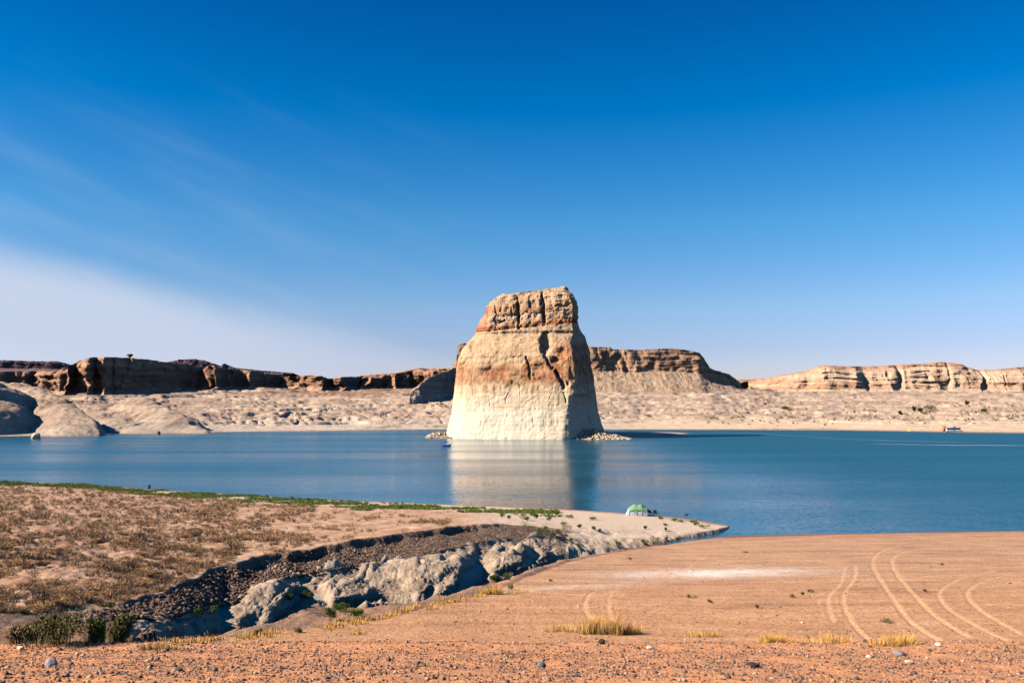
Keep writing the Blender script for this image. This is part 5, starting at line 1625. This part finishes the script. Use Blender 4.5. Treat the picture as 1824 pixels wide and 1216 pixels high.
# houseboat moored on the right shore, orange slide at its bow end
yb_ = float(water_y(769.3)); xb_ = float(side_of(1695.5, 769.3)) * yb_
hb = empty('houseboat', (xb_, yb_, 0.0), math.radians(4))
tag(hb, 'white houseboat with dark window band and orange slide by the right shore', 'houseboat')
for sy in (-1.5, 1.5):
    hull('pontoon', 12.8, 1.3, 0.5, M_WHITE, hb).location = (0, sy, 0)
pbox('deck', (-6.4, 6.5, -2.3, 2.3, 0.62, 0.78), M_METAL, hb)
cab = pbox('cabin', (-4.9, 5.4, -2.1, 2.1, 0.785, 3.05), M_WHITE, hb, 0.08)
for k, (a, b) in enumerate(((-4.5, -2.2), (-2.05, 0.2), (0.75, 2.9), (3.05, 5.0))):
    pbox('window', (a, b, -2.13, -2.08, 1.75, 2.6), M_DARKGLASS, hb, 0)
pbox('door', (0.28, 0.68, -2.13, -2.08, 0.82, 2.6), M_DARKGLASS, hb, 0)
pbox('window', (5.38, 5.43, -1.4, 1.4, 1.6, 2.6), M_DARKGLASS, hb, 0)
rf_ = pbox('roof', (-5.6, 6.2, -2.3, 2.3, 3.055, 3.2), M_WHITE, hb)
for k in range(9):
    tube('railing_post', [(-5.3 + k * 1.4, -2.2, 3.2), (-5.3 + k * 1.4, -2.2, 4.0)], 0.04, M_METAL, hb)
tube('railing', [(-5.4, -2.2, 4.0), (6.0, -2.2, 4.0)], 0.05, M_METAL, hb)
pbox('helm_console', (1.6, 2.6, -0.6, 0.6, 3.2, 4.1), M_WHITE, hb)
pbox('sunshade', (-1.6, 3.6, -1.7, 1.7, 4.75, 4.85), M_WHITE, hb)
for a, b in ((-1.5, -1.5), (3.5, -1.5), (-1.5, 1.5), (3.5, 1.5)):
    tube('shade_post', [(a, b, 3.2), (a, b, 4.78)], 0.04, M_METAL, hb)
# slide: a trough from the roof down to the deck
V, F = [], []
sl_pts = [(-4.9, 4.1), (-5.5, 3.9), (-6.0, 3.0), (-6.25, 1.9), (-6.6, 1.0), (-7.0, 0.55)]
for x_, z_ in sl_pts:
    for y_, dz in ((-1.05, 0.55), (-1.0, 0.0), (1.0, 0.0), (1.05, 0.55)):
        V.append((x_, y_, z_ + dz))
for i in range(len(sl_pts) - 1):
    for k in range(3):
        F.append((i * 4 + k, i * 4 + k + 1, i * 4 + 5 + k, i * 4 + 4 + k))
so = pmesh('slide', V, F, M_ORANGE, hb); sm_ = so.modifiers.new('s', 'SOLIDIFY'); sm_.thickness = 0.12
pbox('slide_tower', (-5.5, -4.95, -0.9, 0.9, 0.79, 3.9), M_ORANGE, hb)
pbox('outboard_motor', (6.5, 7.0, -0.3, 0.3, 0.1, 1.3), M_NAVY, hb, 0.08)

# lime float left of the houseboat
y_ = float(water_y(767.6)); x_ = float(side_of(1621, 767.6)) * y_
fl_ = empty('inflatable_raft', (x_, y_, 0.0), 0.2)
tag(fl_, 'lime green inflatable raft at the waterline left of the houseboat', 'raft')
pts = [(1.6 * math.cos(a), 1.1 * math.sin(a), 0.35) for a in np.linspace(0, 2 * math.pi, 15)[:-1]]; pts.append(pts[0])
tube('side_tube', pts, 0.38, M_LIME, fl_, 8)
pbox('floor', (-1.3, 1.3, -0.8, 0.8, 0.12, 0.24), M_LIME, fl_)
pbox('seat', (-0.3, 0.3, -0.85, 0.85, 0.42, 0.72), M_LIME, fl_, 0.1)
tube('backrest', [(-1.3, -0.7, 0.75), (-1.5, 0, 1.15), (-1.3, 0.7, 0.75)], 0.22, M_LIME, fl_, 8)

# blue speedboat by the butte
y_ = float(water_y(794.5)); x_ = float(side_of(793.5, 794.5)) * y_
sb = empty('speedboat', (x_, y_, 0.0), math.radians(-12))
tag(sb, 'small dark blue speedboat with canopy left of the butte reflection', 'speedboat')
hull('hull', 4.0, 1.9, 0.75, M_BLUE, sb)
pbox('foredeck', (-1.7, -0.5, -0.55, 0.55, 0.78, 0.86), M_WHITE, sb)
V = [(-0.45, -0.72, 0.86), (-0.45, 0.72, 0.86), (-0.15, 0.6, 1.3), (-0.15, -0.6, 1.3)]
ws_ = pmesh('windscreen', V, [(0, 1, 2, 3)], M_DARKGLASS, sb); md = ws_.modifiers.new('s', 'SOLIDIFY'); md.thickness = 0.03
for sy in (-0.8, 0.8):
    tube('canopy_post', [(-0.2, sy, 0.85), (0.1, sy * 0.9, 1.85)], 0.03, M_METAL, sb)
    tube('canopy_post', [(1.4, sy, 0.85), (1.0, sy * 0.9, 1.85)], 0.03, M_METAL, sb)
V, F = [], []
for i in range(7):
    a = -0.8 + 1.6 * i / 6
    V += [(-0.35, a, 1.82 + 0.18 * math.cos(a * 1.7)), (1.3, a, 1.82 + 0.18 * math.cos(a * 1.7))]
for i in range(6): F.append((2 * i, 2 * i + 1, 2 * i + 3, 2 * i + 2))
cn = pmesh('canopy', V, F, M_NAVY, sb); md = cn.modifiers.new('s', 'SOLIDIFY'); md.thickness = 0.03
for sy in (-0.42, 0.42):
    pbox('seat', (0.3, 0.8, sy - 0.25, sy + 0.25, 0.42, 0.9), M_WHITE, sb, 0.05)
pbox('outboard_motor', (2.0, 2.45, -0.22, 0.22, 0.1, 1.25), M_NAVY, sb, 0.06)

# tent on the spit
tp = hit(1138, 918.5); s = tp[1] / 1520
TL = 34 * s; TH = 18 * s; TW = 2.6
tent = empty('tent', (tp[0], tp[1] + TW * 0.45, g1(tp[0], tp[1]) - 0.02), math.radians(-8))
tag(tent, 'green and white dome tent pitched on the sand spit', 'tent')
prof_a = np.linspace(0, math.pi, 15)
xs_ = np.linspace(-TL / 2, TL / 2, 19)


def tent_pt(xx, a, off=0.0):
    e = (abs(xx) / (TL / 2)); hscale = 1 - 0.40 * e ** 3 - 0.04 * math.cos(xx / TL * 4 * math.pi * 1.5)
    wsc = 1 - 0.10 * e ** 3
    hh = (TH + off) * hscale * (abs(math.sin(a)) ** 0.8); yy = -(TW / 2 + off) * wsc * math.copysign(abs(math.cos(a)) ** 0.75, math.cos(a))
    return (xx, yy, hh)


V = [tent_pt(xx, a) for xx in xs_ for a in prof_a]
F = grid_faces(len(xs_), len(prof_a)).tolist()
# rounded left end wall leaning out, right end wall upright
lb = len(V)
for a in prof_a: x0_, y0_, z0_ = tent_pt(-TL / 2, a); V.append((x0_ - 0.75 * (1 - z0_ / TH), y0_ * 0.8, z0_ * 0.02 if z0_ > 0 else 0))
for i in range(len(prof_a) - 1): F.append([i, lb + i, lb + i + 1, i + 1])
pmesh('tent_body', V, F, M_TENTW, tent, 0, True)
V = [tent_pt(xx, a, 0.05) for xx in np.linspace(-TL / 2 * 0.92, TL / 2 * 0.98, 19) for a in np.linspace(0.42, math.pi - 0.42, 11)]
fly = pmesh('rain_fly', V, grid_faces(19, 11).tolist(), M_TENTG, tent, 0, True)
md = fly.modifiers.new('s', 'SOLIDIFY'); md.thickness = 0.02
for xx in (-TL * 0.46, -TL * 0.05, TL * 0.2, TL * 0.46):
    tube('tent_pole', [tent_pt(xx, a, 0.085) for a in np.linspace(0.05, math.pi - 0.05, 13)], 0.03, M_TENTW, tent)
V = [tent_pt(TL / 2, a) for a in prof_a] + [(TL / 2, 0, 0)]
F = [(i, i + 1, len(V) - 1) for i in range(len(prof_a) - 1)]
pmesh('end_wall', V, F, M_NAVY, tent)
V = [tent_pt(-TL * 0.22, 0.25, 0.06), tent_pt(-TL * 0.05, 0.25, 0.06), tent_pt(-TL * 0.07, 0.62, 0.075), tent_pt(-TL * 0.20, 0.62, 0.075)]
pmesh('window', V, [(0, 1, 2, 3)], M_TENTG, tent)

# camp chair with a red towel beside the tent's open end
def camp_chair(loc, rz, label, towel):
    c_ = empty('camp_chair', loc, rz)
    tag(c_, label, 'chair', 'camp chairs beside the tent')
    pmesh('seat', *box_vf(-0.28, 0.28, -0.26, 0.26, 0.42, 0.46), M_NAVY, c_)
    pmesh('backrest', [(-0.28, 0.24, 0.44), (0.28, 0.24, 0.44), (0.28, 0.44, 1.0), (-0.28, 0.44, 1.0), (-0.28, 0.28, 0.44), (0.28, 0.28, 0.44), (0.28, 0.48, 1.0), (-0.28, 0.48, 1.0)], [(0, 1, 2, 3), (7, 6, 5, 4), (0, 4, 5, 1), (1, 5, 6, 2), (2, 6, 7, 3), (3, 7, 4, 0)], M_NAVY, c_)
    for sx in (-1, 1):
        tube('leg', [(sx * 0.3, -0.28, 0.0), (sx * 0.28, 0.26, 0.5)], 0.018, M_METAL, c_)
        tube('leg', [(sx * 0.3, 0.32, 0.0), (sx * 0.28, -0.26, 0.5)], 0.018, M_METAL, c_)
        pbox('armrest', (sx * 0.3 - 0.05, sx * 0.3 + 0.05, -0.25, 0.3, 0.64, 0.68), M_NAVY, c_, 0.01)
    if towel:
        tw = empty('towel', (loc[0], loc[1], loc[2]), rz)
        tag(tw, 'red towel hung over the camp chair beside the tent', 'towel')
        pmesh('cloth', [(-0.24, 0.20, 0.62), (0.2, 0.20, 0.58), (0.22, 0.42, 1.03), (-0.22, 0.42, 1.03), (-0.22, 0.51, 1.03), (0.22, 0.51, 1.03), (0.24, 0.50, 0.66), (-0.24, 0.50, 0.62)], [(0, 1, 2, 3), (3, 2, 5, 4), (4, 5, 6, 7)], M_RED, tw).modifiers.new('s', 'SOLIDIFY').thickness = 0.02


for dx, dy, rz, lab, tw in ((0.55, 0.9, 2.2, 'dark camp chair tucked against the shaded end of the tent', True), (1.25, 0.5, 2.6, 'dark camp chair standing farther right of the tent', False)):
    x_ = tp[0] + TL / 2 + dx; y_ = tp[1] + dy
    camp_chair((x_, y_, g1(x_, y_)), rz, lab, tw)


# person wading at the left shore
def person(name, loc, h, label, rz=0.0):
    """standing, one arm a little out; body one skinned mesh, shirt dark"""
    root = empty(name, loc, rz); tag(root, label, 'person')
    J = {'pel': (0, 0, .53), 'spi': (0.01, 0, .66), 'che': (0.02, 0, .76), 'nec': (0.03, 0, .845), 'hd0': (0.035, 0, .88), 'hd1': (0.045, -.005, .945), 'hd2': (0.045, 0, .985),
         'lsh': (-.105, 0, .80), 'lel': (-.135, -.02, .63), 'lwr': (-.13, -.07, .49), 'lha': (-.13, -.085, .44), 'rsh': (.14, 0, .80), 'rel': (.175, -.03, .64), 'rwr': (.165, -.10, .52), 'rha': (.16, -.125, .475),
         'lhi': (-.055, 0, .50), 'lkn': (-.065, -.02, .27), 'lan': (-.07, .01, .04), 'lfo': (-.075, -.08, .015), 'rhi': (.055, 0, .50), 'rkn': (.07, -.01, .27), 'ran': (.075, .02, .04), 'rfo': (.085, -.07, .015)}
    R = {'pel': .085, 'spi': .078, 'che': .088, 'nec': .036, 'hd0': .042, 'hd1': .055, 'hd2': .036, 'lsh': .042, 'rsh': .042, 'lel': .03, 'rel': .03, 'lwr': .021, 'rwr': .021, 'lha': .024, 'rha': .024,
         'lhi': .06, 'rhi': .06, 'lkn': .04, 'rkn': .04, 'lan': .027, 'ran': .027, 'lfo': .026, 'rfo': .026}
    E = [('pel', 'spi'), ('spi', 'che'), ('che', 'nec'), ('nec', 'hd0'), ('hd0', 'hd1'), ('hd1', 'hd2'), ('che', 'lsh'), ('lsh', 'lel'), ('lel', 'lwr'), ('lwr', 'lha'), ('che', 'rsh'), ('rsh', 'rel'), ('rel', 'rwr'), ('rwr', 'rha'),
         ('pel', 'lhi'), ('lhi', 'lkn'), ('lkn', 'lan'), ('lan', 'lfo'), ('pel', 'rhi'), ('rhi', 'rkn'), ('rkn', 'ran'), ('ran', 'rfo')]
    keys = list(J); me = bpy.data.meshes.new('body')
    me.from_pydata([tuple(h * v for v in J[k]) for k in keys], [(keys.index(a), keys.index(b)) for a, b in E], [])
    me.materials.append(M_DARKCLOTH)
    o = link('body', me, root)
    sk = o.modifiers.new('skin', 'SKIN'); sk.use_smooth_shade = True
    for i, k in enumerate(keys):
        me.skin_vertices[0].data[i].radius = (R[k] * h, R[k] * h)
        me.skin_vertices[0].data[i].use_root = (k == 'pel')
    ss = o.modifiers.new('sub', 'SUBSURF'); ss.levels = 1; ss.render_levels = 2
    # hair cap
    hv, hf = [], []
    for i in range(5):
        e = math.radians(90 - i * 24)
        for k in range(10):
            a = 2 * math.pi * k / 10; hv.append((h * (.045 + .068 * math.cos(e) * math.cos(a)), h * (.004 + .068 * math.cos(e) * math.sin(a)), h * (.94 + .062 * math.sin(e))))
    for i in range(4):
        for k in range(10): hf.append((i * 10 + k, i * 10 + (k + 1) % 10, (i + 1) * 10 + (k + 1) % 10, (i + 1) * 10 + k))
    pmesh('hair', hv, hf, M_NAVY, root, 0, True)
    return root


y_ = float(water_y(870.6)); x_ = float(side_of(260.5, 870.6)) * y_
person('person', (x_, y_ + 1.5, -0.72), 1.62, 'person in dark clothes wading at the left near shore', 0.4)
# low dark drift log at the water's edge beside the wader
y_ = float(water_y(871)); x_ = float(side_of(230, 871)) * y_
lg = rock_mesh('driftwood', 0.34, 0.13, 0.13, 66, lin(50, 44, 40), 0.3)
tag(link('driftwood', lg, None, (x_, y_ + 0.6, -0.03), (0, 0.1, 0.2)), 'short dark lump of driftwood in the shallows left of the wading person', 'driftwood')
